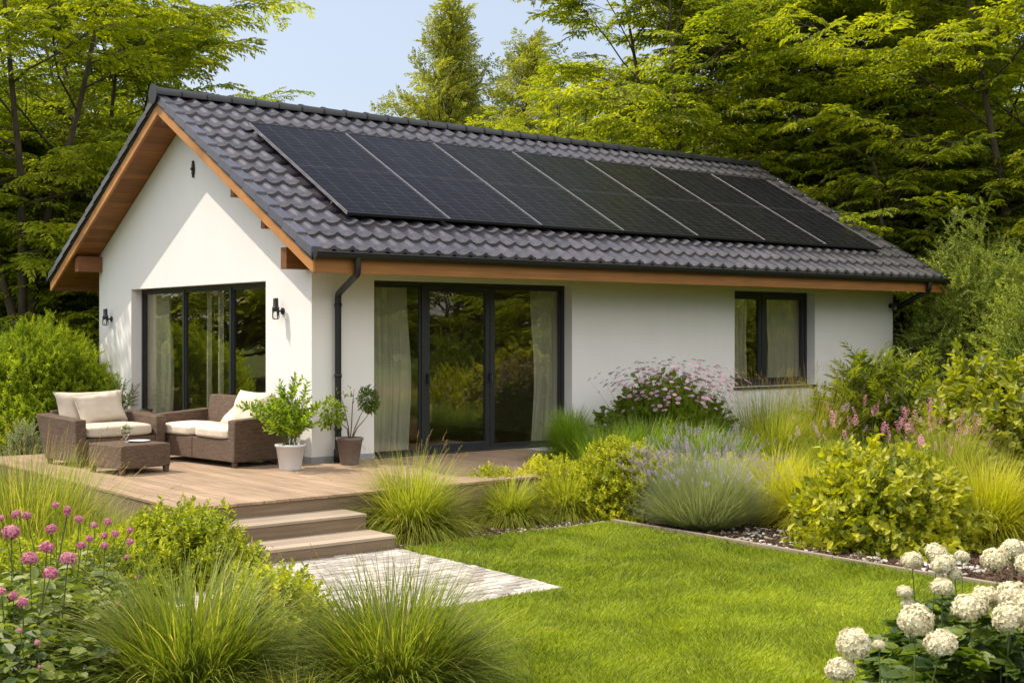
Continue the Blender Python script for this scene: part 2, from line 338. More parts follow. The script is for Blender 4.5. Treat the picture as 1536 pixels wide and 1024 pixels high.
chip_m = mat("bark_chip", lambda m, N, L, b: (L.new(ramp(N, L, attr(N), [(0.0, (0.03, 0.018, 0.012)), (0.75, (0.13, 0.085, 0.055)), (0.86, (0.30, 0.27, 0.24)), (1.0, (0.55, 0.53, 0.50))]).outputs[0], b.inputs["Base Color"]), setp(b, rough=0.95, spec=0.1)))
kerb_m = plain("pale_kerb", (0.26, 0.215, 0.165), 0.85, bmp=0.4)

lf_lawn = leaf_mat("lawn_blade", (0.045, 0.090, 0.010), (0.29, 0.345, 0.042), 0.35)
lf_grass_fg = leaf_mat("dark_grass_blade", (0.028, 0.058, 0.009), (0.155, 0.19, 0.045), 0.4)
lf_grass_lime = leaf_mat("lime_grass_blade", (0.065, 0.105, 0.015), (0.31, 0.33, 0.08), 0.4)
lf_grass_deep = leaf_mat("deep_grass_blade", (0.035, 0.080, 0.012), (0.15, 0.23, 0.035), 0.35)
lf_grass_gold = leaf_mat("golden_grass_blade", (0.11, 0.13, 0.012), (0.42, 0.40, 0.05), 0.45)
lf_straw = leaf_mat("straw", (0.22, 0.19, 0.09), (0.42, 0.37, 0.20), 0.4)
lf_lime = leaf_mat("lime_leaf", (0.08, 0.125, 0.012), (0.38, 0.40, 0.04), 0.42)
lf_gold = leaf_mat("gold_leaf", (0.19, 0.22, 0.015), (0.54, 0.50, 0.05), 0.42)
lf_dark = leaf_mat("dark_leaf", (0.022, 0.050, 0.014), (0.075, 0.125, 0.03), 0.3, spec=0.5)
lf_mid = leaf_mat("mid_leaf", (0.045, 0.085, 0.012), (0.14, 0.19, 0.025), 0.4, spec=0.45)
lf_sage = leaf_mat("sage_leaf", (0.16, 0.20, 0.12), (0.34, 0.38, 0.26), 0.3, gain=(1, 1.05, 1.1))
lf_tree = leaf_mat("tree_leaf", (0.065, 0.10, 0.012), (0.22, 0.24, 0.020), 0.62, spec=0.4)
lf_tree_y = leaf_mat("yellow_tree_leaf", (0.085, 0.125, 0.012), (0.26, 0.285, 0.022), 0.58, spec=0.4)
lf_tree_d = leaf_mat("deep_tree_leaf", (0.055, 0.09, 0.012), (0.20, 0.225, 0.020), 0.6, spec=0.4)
lf_tree_p = leaf_mat("pale_tree_leaf", (0.10, 0.125, 0.035), (0.27, 0.285, 0.09), 0.45, spec=0.3)
pt_pink = leaf_mat("pink_petal", (0.55, 0.16, 0.27), (0.85, 0.48, 0.56), 0.35, tcol=((0.5, 0.12, 0.25), (0.75, 0.35, 0.5)))
pt_palepink = leaf_mat("pale_pink_petal", (0.38, 0.22, 0.40), (0.74, 0.50, 0.58), 0.35, tcol=((0.5, 0.3, 0.4), (0.8, 0.55, 0.6)))
pt_lav = leaf_mat("lavender_petal", (0.26, 0.20, 0.34), (0.46, 0.38, 0.50), 0.3, tcol=((0.3, 0.2, 0.4), (0.5, 0.4, 0.55)))
pt_white = leaf_mat("cream_petal", (0.74, 0.66, 0.42), (0.92, 0.90, 0.80), 0.35, tcol=((0.7, 0.65, 0.4), (0.9, 0.88, 0.7)), objvar=0.1)
pt_bronze = leaf_mat("bronze_spike", (0.13, 0.075, 0.04), (0.30, 0.20, 0.11), 0.3)

# ------------------------------------------------------------------ leaf and shoot templates
def T_kite(l=1.0, w=0.45, fold=0.12, droop=0.15):
    V = np.array([[0, 0, 0], [0.42 * l, w * l / 2, fold * l * 0.6], [l, 0, -droop * l], [0.42 * l, -w * l / 2, fold * l * 0.6]])
    return V, np.array([[0, 3, 2, 1]]), np.array([0.0, 0, 0, 0]), np.array([0])
def T_oval(l=1.0, w=0.5, fold=0.12, droop=0.18):
    V = np.array([[0, 0, 0], [l, 0, -droop * l], [0.28 * l, w * l / 2, fold * l * .5], [0.68 * l, w * l * .42, fold * l * .4 - droop * l * .4],
                  [0.28 * l, -w * l / 2, fold * l * .5], [0.68 * l, -w * l * .42, fold * l * .4 - droop * l * .4]])
    return V, np.array([[0, 1, 3, 2], [0, 4, 5, 1]]), np.zeros(6), np.array([0, 0])
def shoot(n, length, leaf, llen, spread=50, planar=True, curve=-0.25, seed=0, start=0.1, stem_r=0.004, taper=0.5, side=0, roll=0.3, pair=False):
    """a twig along +x with n leaves; material 0 leaf, 1 stem"""
    r = np.random.default_rng(seed); g = G()
    def pos(t): return np.stack([length * t, np.zeros_like(t), curve * length * t ** 2], -1)
    t = start + (1 - start) * (np.arange(n) + 0.5) / n; O = pos(t)
    tang = unit(np.stack([np.ones(n), np.zeros(n), 2 * curve * t], -1))
    if planar: ph = np.where(np.arange(n) % 2 == 0, 0.0, pi) + r.normal(0, 0.25, n)
    else: ph = np.arange(n) * 2.4 + r.normal(0, 0.3, n)
    sp = np.radians(spread) * (1 - 0.45 * t) + r.normal(0, 0.15, n)
    yv = np.array([0, 1.0, 0]); zv = unit(np.cross(tang, yv)) * 1.0
    outv = np.cos(ph)[:, None] * yv + np.sin(ph)[:, None] * (-zv)
    d = unit(np.cos(sp)[:, None] * tang + np.sin(sp)[:, None] * outv)
    up = (np.array([0, 0, 1.0]) if planar else tang) + r.normal(0, roll, (n, 3))
    M = frames(d, up) * (llen * (1 - taper * np.abs(t - 0.35)) * r.uniform(0.75, 1.2, n))[:, None, None]
    g.inst(leaf, M, O, r.uniform(-0.32, 0.32, n) + 0.36 + 0.2 * t)
    if stem_r:
        tt = np.linspace(0, 0.97, 4); g.tube(pos(tt), np.linspace(stem_r, stem_r * .4, 4), 3, m=1, cap=False)
    return g
def fan_spray(n_side, length, leaf, llen, seed, curve=-0.22, nl=7):
    """flat layered spray: a main twig with side twiglets"""
    r = np.random.default_rng(seed); g = G(); base = shoot(nl + 2, length, leaf, llen, 52, True, curve, seed, 0.3, 0.006)
    g.add(*base.tmpl())
    for i in range(n_side):
        t = 0.12 + 0.75 * (i + 0.5) / n_side; s = 1 if i % 2 else -1
        sub = shoot(nl, length * (0.55 - 0.30 * t) * r.uniform(0.8, 1.2), leaf, llen, 50, True, curve * 1.4, seed * 31 + i, 0.12, 0.003).tmpl()
        a = s * radians(r.uniform(38, 62)); d = np.array([[cos(a), sin(a), r.normal(0, 0.12)]])
        M = frames(d, np.array([[0, 0, 1.0]]) + r.normal(0, 0.15, (1, 3)))
        g.inst(sub, M, np.array([[length * t, 0, curve * length * t * t]]), np.array([r.uniform(-0.1, 0.1)]))
    return g.tmpl()
K_TREE = T_kite(1, 0.46, 0.10, 0.22)
K_NARROW = T_kite(1, 0.22, 0.06, 0.2)
O_LEAF = T_oval(1, 0.46, 0.14, 0.2)
O_WIDE = T_oval(1, 0.66, 0.12, 0.2)

def jit_dirs(d, r, s): return unit(d + r.normal(0, s, d.shape))

# ------------------------------------------------------------------ trees
def tree_mesh(seed, H, R, base, limbs, sprays, leafmat, stems=1, rise=0.75, flat=0.85, prof='round', spray_s=1.0, dens=1.0, r0=0.17, lean=0.0):
    r = np.random.default_rng(seed); wood_g = G(); P = []; Dv = []; S = []
    def path(p, d, ln, n, up, wig):
        pts = [p]; d = d / np.linalg.norm(d)
        for i in range(n):
            d = d + np.array([0, 0, up / n]) + r.normal(0, wig, 3); d /= np.linalg.norm(d); p = p + d * ln / n; pts.append(p)
        return np.array(pts)
    trunks = []
    fork = H * (0.10 if stems > 1 else 0.0)
    if stems > 1:
        wood_g.tube([[0, 0, -0.3], [0, 0, fork * .5], [0, 0, fork + 0.1]], [r0 * 1.25, r0 * 1.05, r0 * .9], 8, m=0)
    for s in range(stems):
        a = 2 * pi * s / stems + r.uniform(-.4, .4); o = 0.0 if stems == 1 else 0.24
        d = np.array([cos(a) * o + lean, sin(a) * o, 1.0])
        pts = path(np.array([0, 0, fork if stems > 1 else -0.3]), d, (H * 0.95 - fork) * (1 if s == 0 else r.uniform(.75, .95)), 12, 0.25, 0.035)
        rad = r0 * (1 if stems == 1 else .62) * np.linspace(1, 0.08, len(pts)) ** 0.9
        wood_g.tube(pts, rad, 8, m=0); trunks.append((pts, rad))
    for k in range(limbs):
        pts, rad = trunks[k % stems]; tz = base / H + (1 - base / H) * ((k // stems) + r.uniform(0, 1)) / (limbs / stems)
        tz = min(tz, 0.985); i = tz * (len(pts) - 1); i0 = int(i); p = pts[i0] + (pts[min(i0 + 1, len(pts) - 1)] - pts[i0]) * (i - i0)
        h = (tz - base / H) / (1 - base / H)
        if prof == 'round': w = (1 - (abs(h - 0.35) / 0.68) ** 2.2) if h > .35 else 0.8 + 0.2 * h / 0.35
        elif prof == 'cone': w = (1 - h) ** 0.75 * (0.9 if h > 0.1 else 0.75)
        else: w = 1 - 0.35 * abs(h - .5)
        w = max(w, 0.16) * r.uniform(0.72, 1.12)
        az = k * 2.399 + r.uniform(-.5, .5); el = radians(20 + 45 * h + r.uniform(-10, 10)) * rise
        ln = R * w; d = np.array([cos(az) * cos(el), sin(az) * cos(el), sin(el)])
        lp = path(p, d, ln, 7, -0.15 if h < .7 else 0.1, 0.07); lr = np.linspace(max(0.02, rad[i0] * 0.42), 0.008, len(lp))
        wood_g.tube(lp, lr, 5, m=0, cap=False)
        ns = max(3, int(ln * 2.6 * dens))
        for j in range(ns):
            t = 0.22 + 0.78 * (j + r.uniform(0, 1)) / ns; q = t * 7; q0 = min(int(q), 6); sp = lp[q0] + (lp[q0 + 1] - lp[q0]) * (q - q0)
            tg = unit(lp[q0 + 1] - lp[q0]); sd_ = (1 if j % 2 else -1) * radians(r.uniform(30, 65))
            d2 = np.array([tg[0] * cos(sd_) - tg[1] * sin(sd_), tg[0] * sin(sd_) + tg[1] * cos(sd_), tg[2] * .5 + r.uniform(-.1, .25)])
            l2 = max(0.5, ln * 0.42 * (1.1 - .55 * t)) * r.uniform(.7, 1.2)
            bp = path(sp, d2, l2, 4, -0.1, 0.08); wood_g.tube(bp, np.linspace(max(0.008, lr[q0] * .5), 0.004, 5), 3, m=0, cap=False)
            m = max(2, int(l2 * sprays * dens))
            for e in range(m):
                tt = 0.15 + 0.85 * (e + r.uniform(0, 1)) / m; z = tt * 4; z0 = min(int(z), 3); pp = bp[z0] + (bp[z0 + 1] - bp[z0]) * (z - z0)
                t2 = unit(bp[z0 + 1] - bp[z0]); a2 = (1 if e % 2 else -1) * radians(r.uniform(15, 60)) * (0.25 if e == m - 1 else 1)
                P.append(pp); Dv.append([t2[0] * cos(a2) - t2[1] * sin(a2), t2[0] * sin(a2) + t2[1] * cos(a2), t2[2] * .4 + r.uniform(-.15, .25)]); S.append(r.uniform(.7, 1.2) * spray_s)
    P = np.array(P); Dv = np.array(Dv); S = np.array(S); N = len(P)
    up = np.array([0, 0, 1.0]) + r.normal(0, (1 - flat) * 1.6, (N, 3)); M = frames(Dv, up) * S[:, None, None]
    g = G(); var = r.integers(0, len(SPR), N); tn = noise2(P[:, 0], P[:, 1] + P[:, 2], 0.8, seed) * 0.14
    for v in range(len(SPR)):
        k = var == v
        if k.any(): g.inst(SPR[v], M[k], P[k], tn[k] + r.uniform(-.24, .22, k.sum()))
    return g, wood_g, N
SPR = [fan_spray(6, 1.0, K_TREE, 0.16, s, nl=8) for s in (1, 2, 3)]
def make_tree(name, label, cat, group, seed, leafmat, loc, **kw):
    g, w, n = tree_mesh(seed, leafmat=leafmat, **kw); root = thing(name, loc, 0, label, cat, group)
    w.build("trunk", bark_m, root); g.build("crown", [leafmat, bark_m], root); return root

# ------------------------------------------------------------------ shrubs, clumps, flowers
def dome_points(n, rx, ry, rz, r, shell=(0.7, 1.0), lump=0.12, zmin=0.0, seed=0):
    a = r.uniform(0, 2 * pi, n); zc = r.uniform(zmin, 1, n); s = np.sqrt(np.maximum(0, 1 - zc ** 2))
    d = np.stack([np.cos(a) * s, np.sin(a) * s, zc], -1)
    k = r.uniform(shell[0], shell[1], n) ** 0.7 * (1 + lump * noise2(a * 1.9, zc * 4, 1.6, seed))
    return d * np.array([rx, ry, rz]) * k[:, None], d
def shrub(name, label, cat, loc, rx, rz, n, T, lm, seed, ry=None, s=1.0, shell=(0.55, 1.0), lump=0.14, outw=0.6, upw=0.5, jit=0.35, stem_mat=None, nst=26, zmin=-0.05, group=None, rzrot=0.0, sm=None):
    r = np.random.default_rng(seed); ry = ry or rx; root = thing(name, loc, rzrot, label, cat, group)
    P, d = dome_points(n, rx, ry, rz * 0.97, r, shell, lump, zmin, seed); P[:, 2] = np.maximum(P[:, 2], 0.02)
    dirs = unit(d * outw + np.array([0, 0, upw]) + r.normal(0, jit, P.shape)); up = np.array([0, 0, 1.0]) + d * 0.4 + r.normal(0, 0.35, P.shape)
    sc = r.uniform(0.75, 1.25, n) * s; M = frames(dirs, up) * sc[:, None, None]
    O = P - dirs * (sc * 0.5 * np.abs(T[0][0][:, 0]).max() if isinstance(T, list) else sc * 0.5 * np.abs(T[0][:, 0]).max())[:, None]
    g = G(); Ts = T if isinstance(T, list) else [T]; v = r.integers(0, len(Ts), n)
    hue = noise2(P[:, 0] * 3, P[:, 1] * 3 + P[:, 2] * 2, 1.5, seed) * 0.16
    for i, t_ in enumerate(Ts):
        k = v == i; g.inst(t_, M[k], O[k], hue[k] + r.uniform(-.26, .22, k.sum()))
    g.build("foliage", [lm, stem_mat or stem_m], root)
    w = G()
    for i in range(nst):
        e = P[r.integers(0, n)] * 0.92; b = np.array([r.normal(0, rx * .12), r.normal(0, ry * .12), -0.05]); mid = (b + e) / 2 + np.array([0, 0, rz * .08])
        w.tube(np.array([b, b * .7 + mid * .3 + [0, 0, .03], mid, e]), np.array([1, .8, .6, .3]) * (0.006 + rz * 0.006), 5, cap=False)
    w.build("stems", sm or twig_m, root); return root
def blades(n, h, spread, r, base_r=0.12, w=0.006, seg=6, curl=1.0, hvar=0.35, minang=0.03, pw=1.3, twist=0.3):
    """n arching blades, returned as arrays"""
    az = r.uniform(0, 2 * pi, n); a0 = minang + spread * r.uniform(0, 1, n) ** pw
    ln = h * r.uniform(1 - hvar, 1.12, n) * (1 - 0.1 * a0); k = curl * (0.35 + a0) * r.uniform(.6, 1.4, n)
    br = base_r * np.sqrt(r.uniform(0, 1, n)); ab = az + r.normal(0, 0.5, n)
    p = np.stack([br * np.cos(ab), br * np.sin(ab), np.full(n, -0.02)], -1); hz = np.stack([np.cos(az), np.sin(az)], -1)
    sd = np.stack([-np.sin(az + twist * r.normal(0, 1, n)), np.cos(az), np.zeros(n)], -1); side = unit(sd)
    V = []
    for i in range(seg + 1):
        t = i / seg; ww = w * (1 - t ** 2.2) * (0.6 + 0.4 * min(1, t * 4)) * 0.5 + 0.0004
        V.append(np.stack([p - side * ww, p + side * ww], 1))
        ang = a0 + k * (t + 0.5 / seg) ** 1.5; st = ln / seg
        p = p + np.stack([hz[:, 0] * np.sin(ang) * st, hz[:, 1] * np.sin(ang) * st, np.cos(ang) * st], -1)
    V = np.stack(V, 1).reshape(n, -1, 3); Q = np.array([[2 * i, 2 * i + 1, 2 * i + 3, 2 * i + 2] for i in range(seg)])
    tip = np.repeat(np.linspace(0, 1, seg + 1), 2)
    QQ = (Q[None] + (np.arange(n) * (2 * seg + 2))[:, None, None]).reshape(-1, 4)
    return V, QQ, tip, np.stack([p[:, 0], p[:, 1], p[:, 2]], -1)
def clump(name, label, loc, h, n, lm, seed, spread=1.0, curl=1.0, w=0.006, base_r=0.12, cat='ornamental grass', group=None, straw=0.04, seg=6, plumes=0, minz=0.0, pw=1.3, extra=None):
    r = np.random.default_rng(seed); V, Q, tip, ends = blades(n, h, spread, r, base_r, w, seg, curl, pw=pw)
    V[:, :, 2] = np.maximum(V[:, :, 2], minz + r.uniform(0.0, 0.03, (n, 1)))
    t = np.clip(r.uniform(0.05, 0.65, n)[:, None] + tip[None] * 0.35, 0, 1); dead = r.uniform(0, 1, n) < straw
    g = G(); g.add(V.reshape(-1, 3), Q, t.ravel(), np.repeat(dead.astype(int), seg), True)
    if plumes:
        o = thing(name, loc, r.uniform(0, 6), label, cat, group); g.build("blades", [lm, lf_straw], o); pg = G()
        V, Q, tip, ends = blades(plumes, h * 1.12, spread * .8, r, base_r, w * .55, seg, curl * .5, hvar=.15, pw=pw)
        pg.add(V.reshape(-1, 3), Q, 0.5, 0, True); T = shoot(16, 0.11, T_kite(1, .2, 0, 0), 0.022, 30, False, -.1, 5, 0, 0).tmpl()
        q = V[:, -2:].mean(1); pv_ = V[:, -4:-2].mean(1); pg.inst(T, frames(q - pv_, np.tile([0, 0, 1.0], (plumes, 1))), q - unit(q - pv_) * .05, r.uniform(-.3, .3, plumes), m=1)
        tag(pg.build("seed_heads", [lf_straw, pt_bronze], o), kind='stuff'); return o
    o = g.build(name, [lm, lf_straw]); o.location = loc; o.rotation_euler = (0, 0, r.uniform(0, 6)); return tag(o, label, cat, group)
def globe(n, R, pl, seed, flat=0.85, fl=4, core=True, lump=.05):
    """a round flower head of small florets; material 0 petal, 1 green core"""
    r = np.random.default_rng(seed); g = G(); i = np.arange(n) + .5; ph = np.arccos(1 - 1.75 * i / n); th = pi * (1 + 5 ** .5) * i
    d = np.stack([np.cos(th) * np.sin(ph), np.sin(th) * np.sin(ph), np.cos(ph)], -1); d = jit_dirs(d, r, 0.1)
    O = d * (R * r.uniform(.80, 1.04, n) * (1 + lump * noise2(d[:, 0] * 3, d[:, 1] * 3 + d[:, 2] * 2, 1.4, seed)))[:, None] * np.array([1, 1, flat]); pet = T_kite(1, 0.75, 0.12, 0.1)
    for k in range(fl):
        a = 2 * pi * k / fl + r.uniform(0, 6, n); x = unit(np.cross(d, r.normal(0, 1, (n, 3)))); y = np.cross(d, x)
        e = unit(np.cos(a)[:, None] * x + np.sin(a)[:, None] * y + d * r.uniform(.15, .7, (n, 1)))
        g.inst(pet, frames(e, d) * (pl * r.uniform(.7, 1.2, n))[:, None, None], O, 0.35 + r.uniform(-.3, .45, n))
    if core:
        a = np.linspace(0, pi, 9); g.lathe(np.stack([np.sin(a) * R * .86, -np.cos(a) * R * .86 * flat], -1), 12, t=.2, m=0)
    return g

# ------------------------------------------------------------------ ground
YC = 3.6; ZE = 2.62; K = 0.549; YE = -0.9; YB = 8.1; XF = -0.5; XB = 12.67; WY = 7.16; LX = 12.33
def zt(y): return ZE + K * (y - YE) if y <= YC else ZE + K * (YB - y)
def gz(x, y):
    x = np.asarray(x, float); y = np.asarray(y, float)
    a = sstep(-3.2, 0.6, y) * 0.31; b = sstep(1.8, 3.4, x) * sstep(-8.5, -3.0, y) * 0.10 * (1 - sstep(-3.2, 0.6, y))
    c = 0.02 * noise2(x, y, 1.4, 3) * (sstep(1.5, 1.9, x) * sstep(-12.5, -12.0, y))
    return -0.47 + a + b + c
def ground_sheet(name, xs, ys, m, dz=0.0, kind='structure'):
    X, Y = np.meshgrid(xs, ys, indexing='ij'); Z = gz(X, Y) + dz
    V = np.stack([X, Y, Z], -1).reshape(-1, 3); nx, ny = len(xs), len(ys); i = np.arange(nx - 1)[:, None] * ny + np.arange(ny - 1)[None]
    Q = np.stack([i, i + ny, i + ny + 1, i + 1], -1).reshape(-1, 4); g = G(); g.add(V, Q, .5, 0, True); return tag(g.build(name, m), kind=kind)
xs = np.concatenate([[-900, -300, -100, -50, -30, -20, -14], np.arange(-10, 16.01, 0.2), [20, 26, 34, 50, 90, 300, 900]])
ys = np.concatenate([[-900, -300, -100, -50, -30, -22, -17], np.arange(-14, 12.01, 0.2), [15, 20, 26, 34, 50, 90, 300, 900]])
ground_sheet("ground", xs, ys, turf)
# planting bed soil: a sheet over the turf, right of the lawn and in front of the deck and house
def bed(name, x0, x1, y0, y1, dz): return ground_sheet(name, np.arange(x0, x1 + .01, 0.1), np.arange(y0, y1 + .01, 0.1), soilbed, dz)
LX1, LY1 = 1.55, -3.85                # the lawn's far right corner
bed("bed_soil", -1.25, 13.5, LY1, -0.02, 0.012)
tag(ground_sheet("bed_soil", np.arange(LX1 + .04, 9.6, 0.1), np.arange(-13.0, LY1 + .001, 0.1), soilbed, 0.012), kind='structure')
bed("bed_soil", -9.5, -3.05, -9.4, 3.0, 0.010)
bed("bed_soil", -3.0, 0.0, 3.6, 9.0, 0.010)
# lawn base
g = G(); g.box([-30, -13.9, -0.49], [LX1, LY1, -0.455]); lawn = g.build("lawn", turf); tag(lawn, kind='structure')
PX0, PX1, PY0, PY1 = -4.7, -1.24, -6.30, -3.88
def in_path(x, y, e=0.0): return (x > PX0 - e) & (x < PX1 + e) & (y > PY0 - e) & (y < PY1 + .3)
def lawn_blades():
    r = np.random.default_rng(11); n = 1100000
    D = np.sqrt(r.uniform(6.9 ** 2, 15.5 ** 2, n)); L = r.uniform(-.42, .43, n) * D
    x = CAM[0] + FW[0] * D + RT[0] * L; y = CAM[1] + FW[1] * D + RT[1] * L
    keep = (x < LX1 - .015) & (y < LY1 - .01) & (y > -13) & ~in_path(x, y) & (x > -5.2); keep &= r.uniform(0, 1, n) < np.clip(1.35 - D / 14, .35, 1)
    x2 = r.uniform(-12, LX1, 60000); y2 = r.uniform(-13.8, LY1, 60000); k2 = ~in_path(x2, y2)
    x = np.concatenate([x[keep], x2[k2]]); y = np.concatenate([y[keep], y2[k2]]); n = len(x)
    edge = (np.abs(x - PX1) < .06) & (y > PY0) | (np.abs(y - PY0) < .06) & (x < PX1)
    h = r.uniform(.026, .058, n) * (1 + .35 * noise2(x, y, 2.5, 5)) * np.where(edge, 1.1, 1); az = r.uniform(0, 2 * pi, n); la = noise2(x, y, 3.2, 9) * 3 + noise2(x, y, .8, 10) * 2
    lean = r.uniform(.1, .9, n); dx = h * lean * (np.cos(az) * .95 + np.cos(la) * .45); dy = h * lean * (np.sin(az) * .95 + np.sin(la) * .45)
    w = r.uniform(.0018, .0040, n); a2 = r.uniform(0, pi, n); sx, sy = np.cos(a2) * w, np.sin(a2) * w; z = np.full(n, -.457)
    V = np.stack([np.stack([x - sx, y - sy, z], -1), np.stack([x + sx, y + sy, z], -1), np.stack([x + dx * .4 + sx * .8, y + dy * .4 + sy * .8, z + h * .6], -1), np.stack([x + dx, y + dy, z + h], -1)], 1)
    t = np.clip(.45 + .22 * noise2(x, y, 1.1, 12) + .16 * noise2(x, y, 5, 13) + r.uniform(-.36, .36, n), 0, 1); t = np.where(r.uniform(0, 1, n) < .03, 1.0, t)
    g = G(); g.add(V.reshape(-1, 3), np.arange(n * 4).reshape(-1, 4), np.repeat(t, 4), 0, True); return g.build("lawn_grass", lf_lawn)
tag(lawn_blades(), "short mown bright green lawn grass", "lawn grass", kind='stuff')

# paved path
def path():
    r = np.random.default_rng(4); g = G(); bw, bh, gap = 0.165, 0.105, 0.010; y = PY0; row = 0; V = []; t = []
    while y < PY1 + .25:
        x = PX0 - (bw / 2 if row % 2 else 0) - r.uniform(0, .02)
        while x < PX1 - 0.02:
            w = bw * r.uniform(.82, 1.22); x1 = min(x + w, PX1 - r.uniform(0, .006)); x0 = max(x, PX0)
            if x1 - x0 > .03:
                z = -.43 + r.uniform(-.004, .004); a, b_ = x0 + gap / 2, x1 - gap / 2; c, d = y + gap / 2 + r.uniform(0, .003), y + bh - gap / 2 - r.uniform(0, .003); e = .006
                tl = r.normal(0, .002, 4)
                V.append([[a, c, z - .04], [b_, c, z - .04], [b_, d, z - .04], [a, d, z - .04], [a, c, z - e], [b_, c, z - e], [b_, d, z - e], [a, d, z - e],
                          [a + e, c + e, z + tl[0]], [b_ - e, c + e, z + tl[1]], [b_ - e, d - e, z + tl[2]], [a + e, d - e, z + tl[3]]]); t.append(r.uniform(0, 1))
            x += w
        y += bh; row += 1
    V = np.array(V); n = len(V); q = np.array([[0, 1, 5, 4], [1, 2, 6, 5], [2, 3, 7, 6], [3, 0, 4, 7], [4, 5, 9, 8], [5, 6, 10, 9], [6, 7, 11, 10], [7, 4, 8, 11], [8, 9, 10, 11]])
    g.add(V.reshape(-1, 3), (q[None] + (np.arange(n) * 12)[:, None, None]).reshape(-1, 4), np.repeat(t, 12))
    g.box([PX0, PY0, -.6], [PX1, PY1 + .2, -.448], m=1); return g.build("paved_path", [paver_m, kerb_m])
tag(path(), kind='structure')
g = G()
yy = LY1
while yy > -12.5: g.box([LX1, yy - .995, -.55], [LX1 + .042, yy, -.405 + rng.uniform(-.004, .004)], rng.uniform(0, 1)); yy -= 1.0
xx = LX1
while xx > 0.6: g.box([xx - .495, LY1 + .002, -.55], [xx, LY1 + .045, -.432]); xx -= .5
tag(g.build("lawn_kerb", kerb_m, bevel=.005), kind='structure')
# bark chips and pebbles over the beds
def chips(n, x0, x1, y0, y1, seed, s0, s1, light=0.012):
    r = np.random.default_rng(seed); x = r.uniform(x0, x1, n); y = r.uniform(y0, y1, n); s = r.uniform(s0, s1, n); V0 = np.array([[-1, -.5, -.25], [1, -.5, -.25], [1, .5, -.25], [-1, .5, -.25], [-.8, -.35, .25], [.75, -.4, .3], [.8, .35, .25], [-.7, .4, .2]])
    T = (V0, np.array([[0, 3, 2, 1], [4, 5, 6, 7], [0, 1, 5, 4], [1, 2, 6, 5], [2, 3, 7, 6], [3, 0, 4, 7]]), np.zeros(8), np.zeros(6, int))
    M = frames(r.normal(0, 1, (n, 3)) * [1, 1, .3], np.array([0, 0, 1.0]) + r.normal(0, .3, (n, 3))) * s[:, None, None]
    t = np.where(r.uniform(0, 1, n) < light, r.uniform(.85, 1, n), r.uniform(0, .75, n)); g.inst(T, M, np.stack([x, y, gz(x, y) + .022], -1), t); return
g = G()
chips(9000, -1.2, LX1, LY1 + .05, -2.95, 1, .006, .022); chips(26000, LX1 + .06, 4.6, -9.5, -2.9, 2, .006, .024); chips(420, LX1 + .06, 2.5, -8, -5, 3, .02, .04, .7); chips(160, -.2, 2.2, LY1 + .05, -3.4, 5, .02, .035, .7)
tag(g.build("bark_chips", chip_m), "dark bark mulch with pale stones over the planting bed", "mulch", kind='stuff')

# ------------------------------------------------------------------ the house
house = thing("house", (0, 0, 0), 0, "white rendered bungalow with dark tiled gable roof and large dark framed windows", "house")
FR = 0.17                                            # how deep the frames sit in the wall
DOOR = (0.93, 4.38, 0.0, 2.34); WIN = (7.95, 10.04, 0.74, 2.34); GWIN = (1.22, 5.78, 0.0, 2.34)
def grid_wall(us, rows, holes, place, thick):
    """us column breaks; rows functions/values z(u); holes as index rectangles; place(u, z, depth)"""
    g = G(); nu, nr = len(us), len(rows); zz = lambda r_, u: rows[r_](u) if callable(rows[r_]) else rows[r_]
    solid = lambda i, j: 0 <= i < nu - 1 and 0 <= j < nr - 1 and (i, j) not in holes
    for i in range(nu - 1):
        for j in range(nr - 1):
            if not solid(i, j): continue
            c = [(us[i], zz(j, us[i])), (us[i + 1], zz(j, us[i + 1])), (us[i + 1], zz(j + 1, us[i + 1])), (us[i], zz(j + 1, us[i]))]
            g.add([place(u, z, 0) for u, z in c], [[0, 1, 2, 3]], .5, 0); g.add([place(u, z, thick) for u, z in c], [[0, 3, 2, 1]], .5, 1)
            for (a, b), nb in (((0, 1), (i, j - 1)), ((1, 2), (i + 1, j)), ((2, 3), (i, j + 1)), ((3, 0), (i - 1, j))):
                if not solid(*nb): g.add([place(*c[a], 0), place(*c[b], 0), place(*c[b], thick), place(*c[a], thick)], [[0, 3, 2, 1]], .5, 0)
    return g
roof_under = 0.20
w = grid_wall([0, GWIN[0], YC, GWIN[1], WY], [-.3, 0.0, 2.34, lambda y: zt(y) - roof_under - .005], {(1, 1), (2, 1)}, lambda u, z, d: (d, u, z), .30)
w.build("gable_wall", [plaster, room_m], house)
ztop = 2.80
w = grid_wall([0.301, DOOR[0], DOOR[1], WIN[0], WIN[1], LX], [-.3, 0.0, WIN[2], 2.34, ztop], {(1, 1), (1, 2), (3, 2)}, lambda u, z, d: (u, d, z), .30)
# the near corner: the long wall starts at x = 0, in front of the gable wall's end
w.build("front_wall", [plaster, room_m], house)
g = G(); g.box([.30, WY - .3, -.3], [LX, WY, ztop]); g.build("back_wall", [plaster], house)
w = grid_wall([0.30, YC, WY - .3], [-.3, lambda y: zt(y) - roof_under - .005], set(), lambda u, z, d: (LX - d, u, z), .30); w.build("far_gable_wall", [plaster, room_m], house)
for a, b in (([-.012, -.012, -.29], [0.93, .0, .075]), ([-.012, 0.0, -.29], [-.0, 1.22, .075]), ([-.012, 5.78, -.29], [0.0, WY, .075]), ([4.38, -.012, -.29], [LX, .0, .075])):
    g = G(); g.box(a, b); g.build("plinth", plinth_m, house)
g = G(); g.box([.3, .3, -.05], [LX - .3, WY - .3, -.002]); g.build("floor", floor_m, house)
g = G(); g.box([.3, .3, 2.50], [LX - .3, WY - .3, 2.55]); g.build("ceiling", room_m, house)
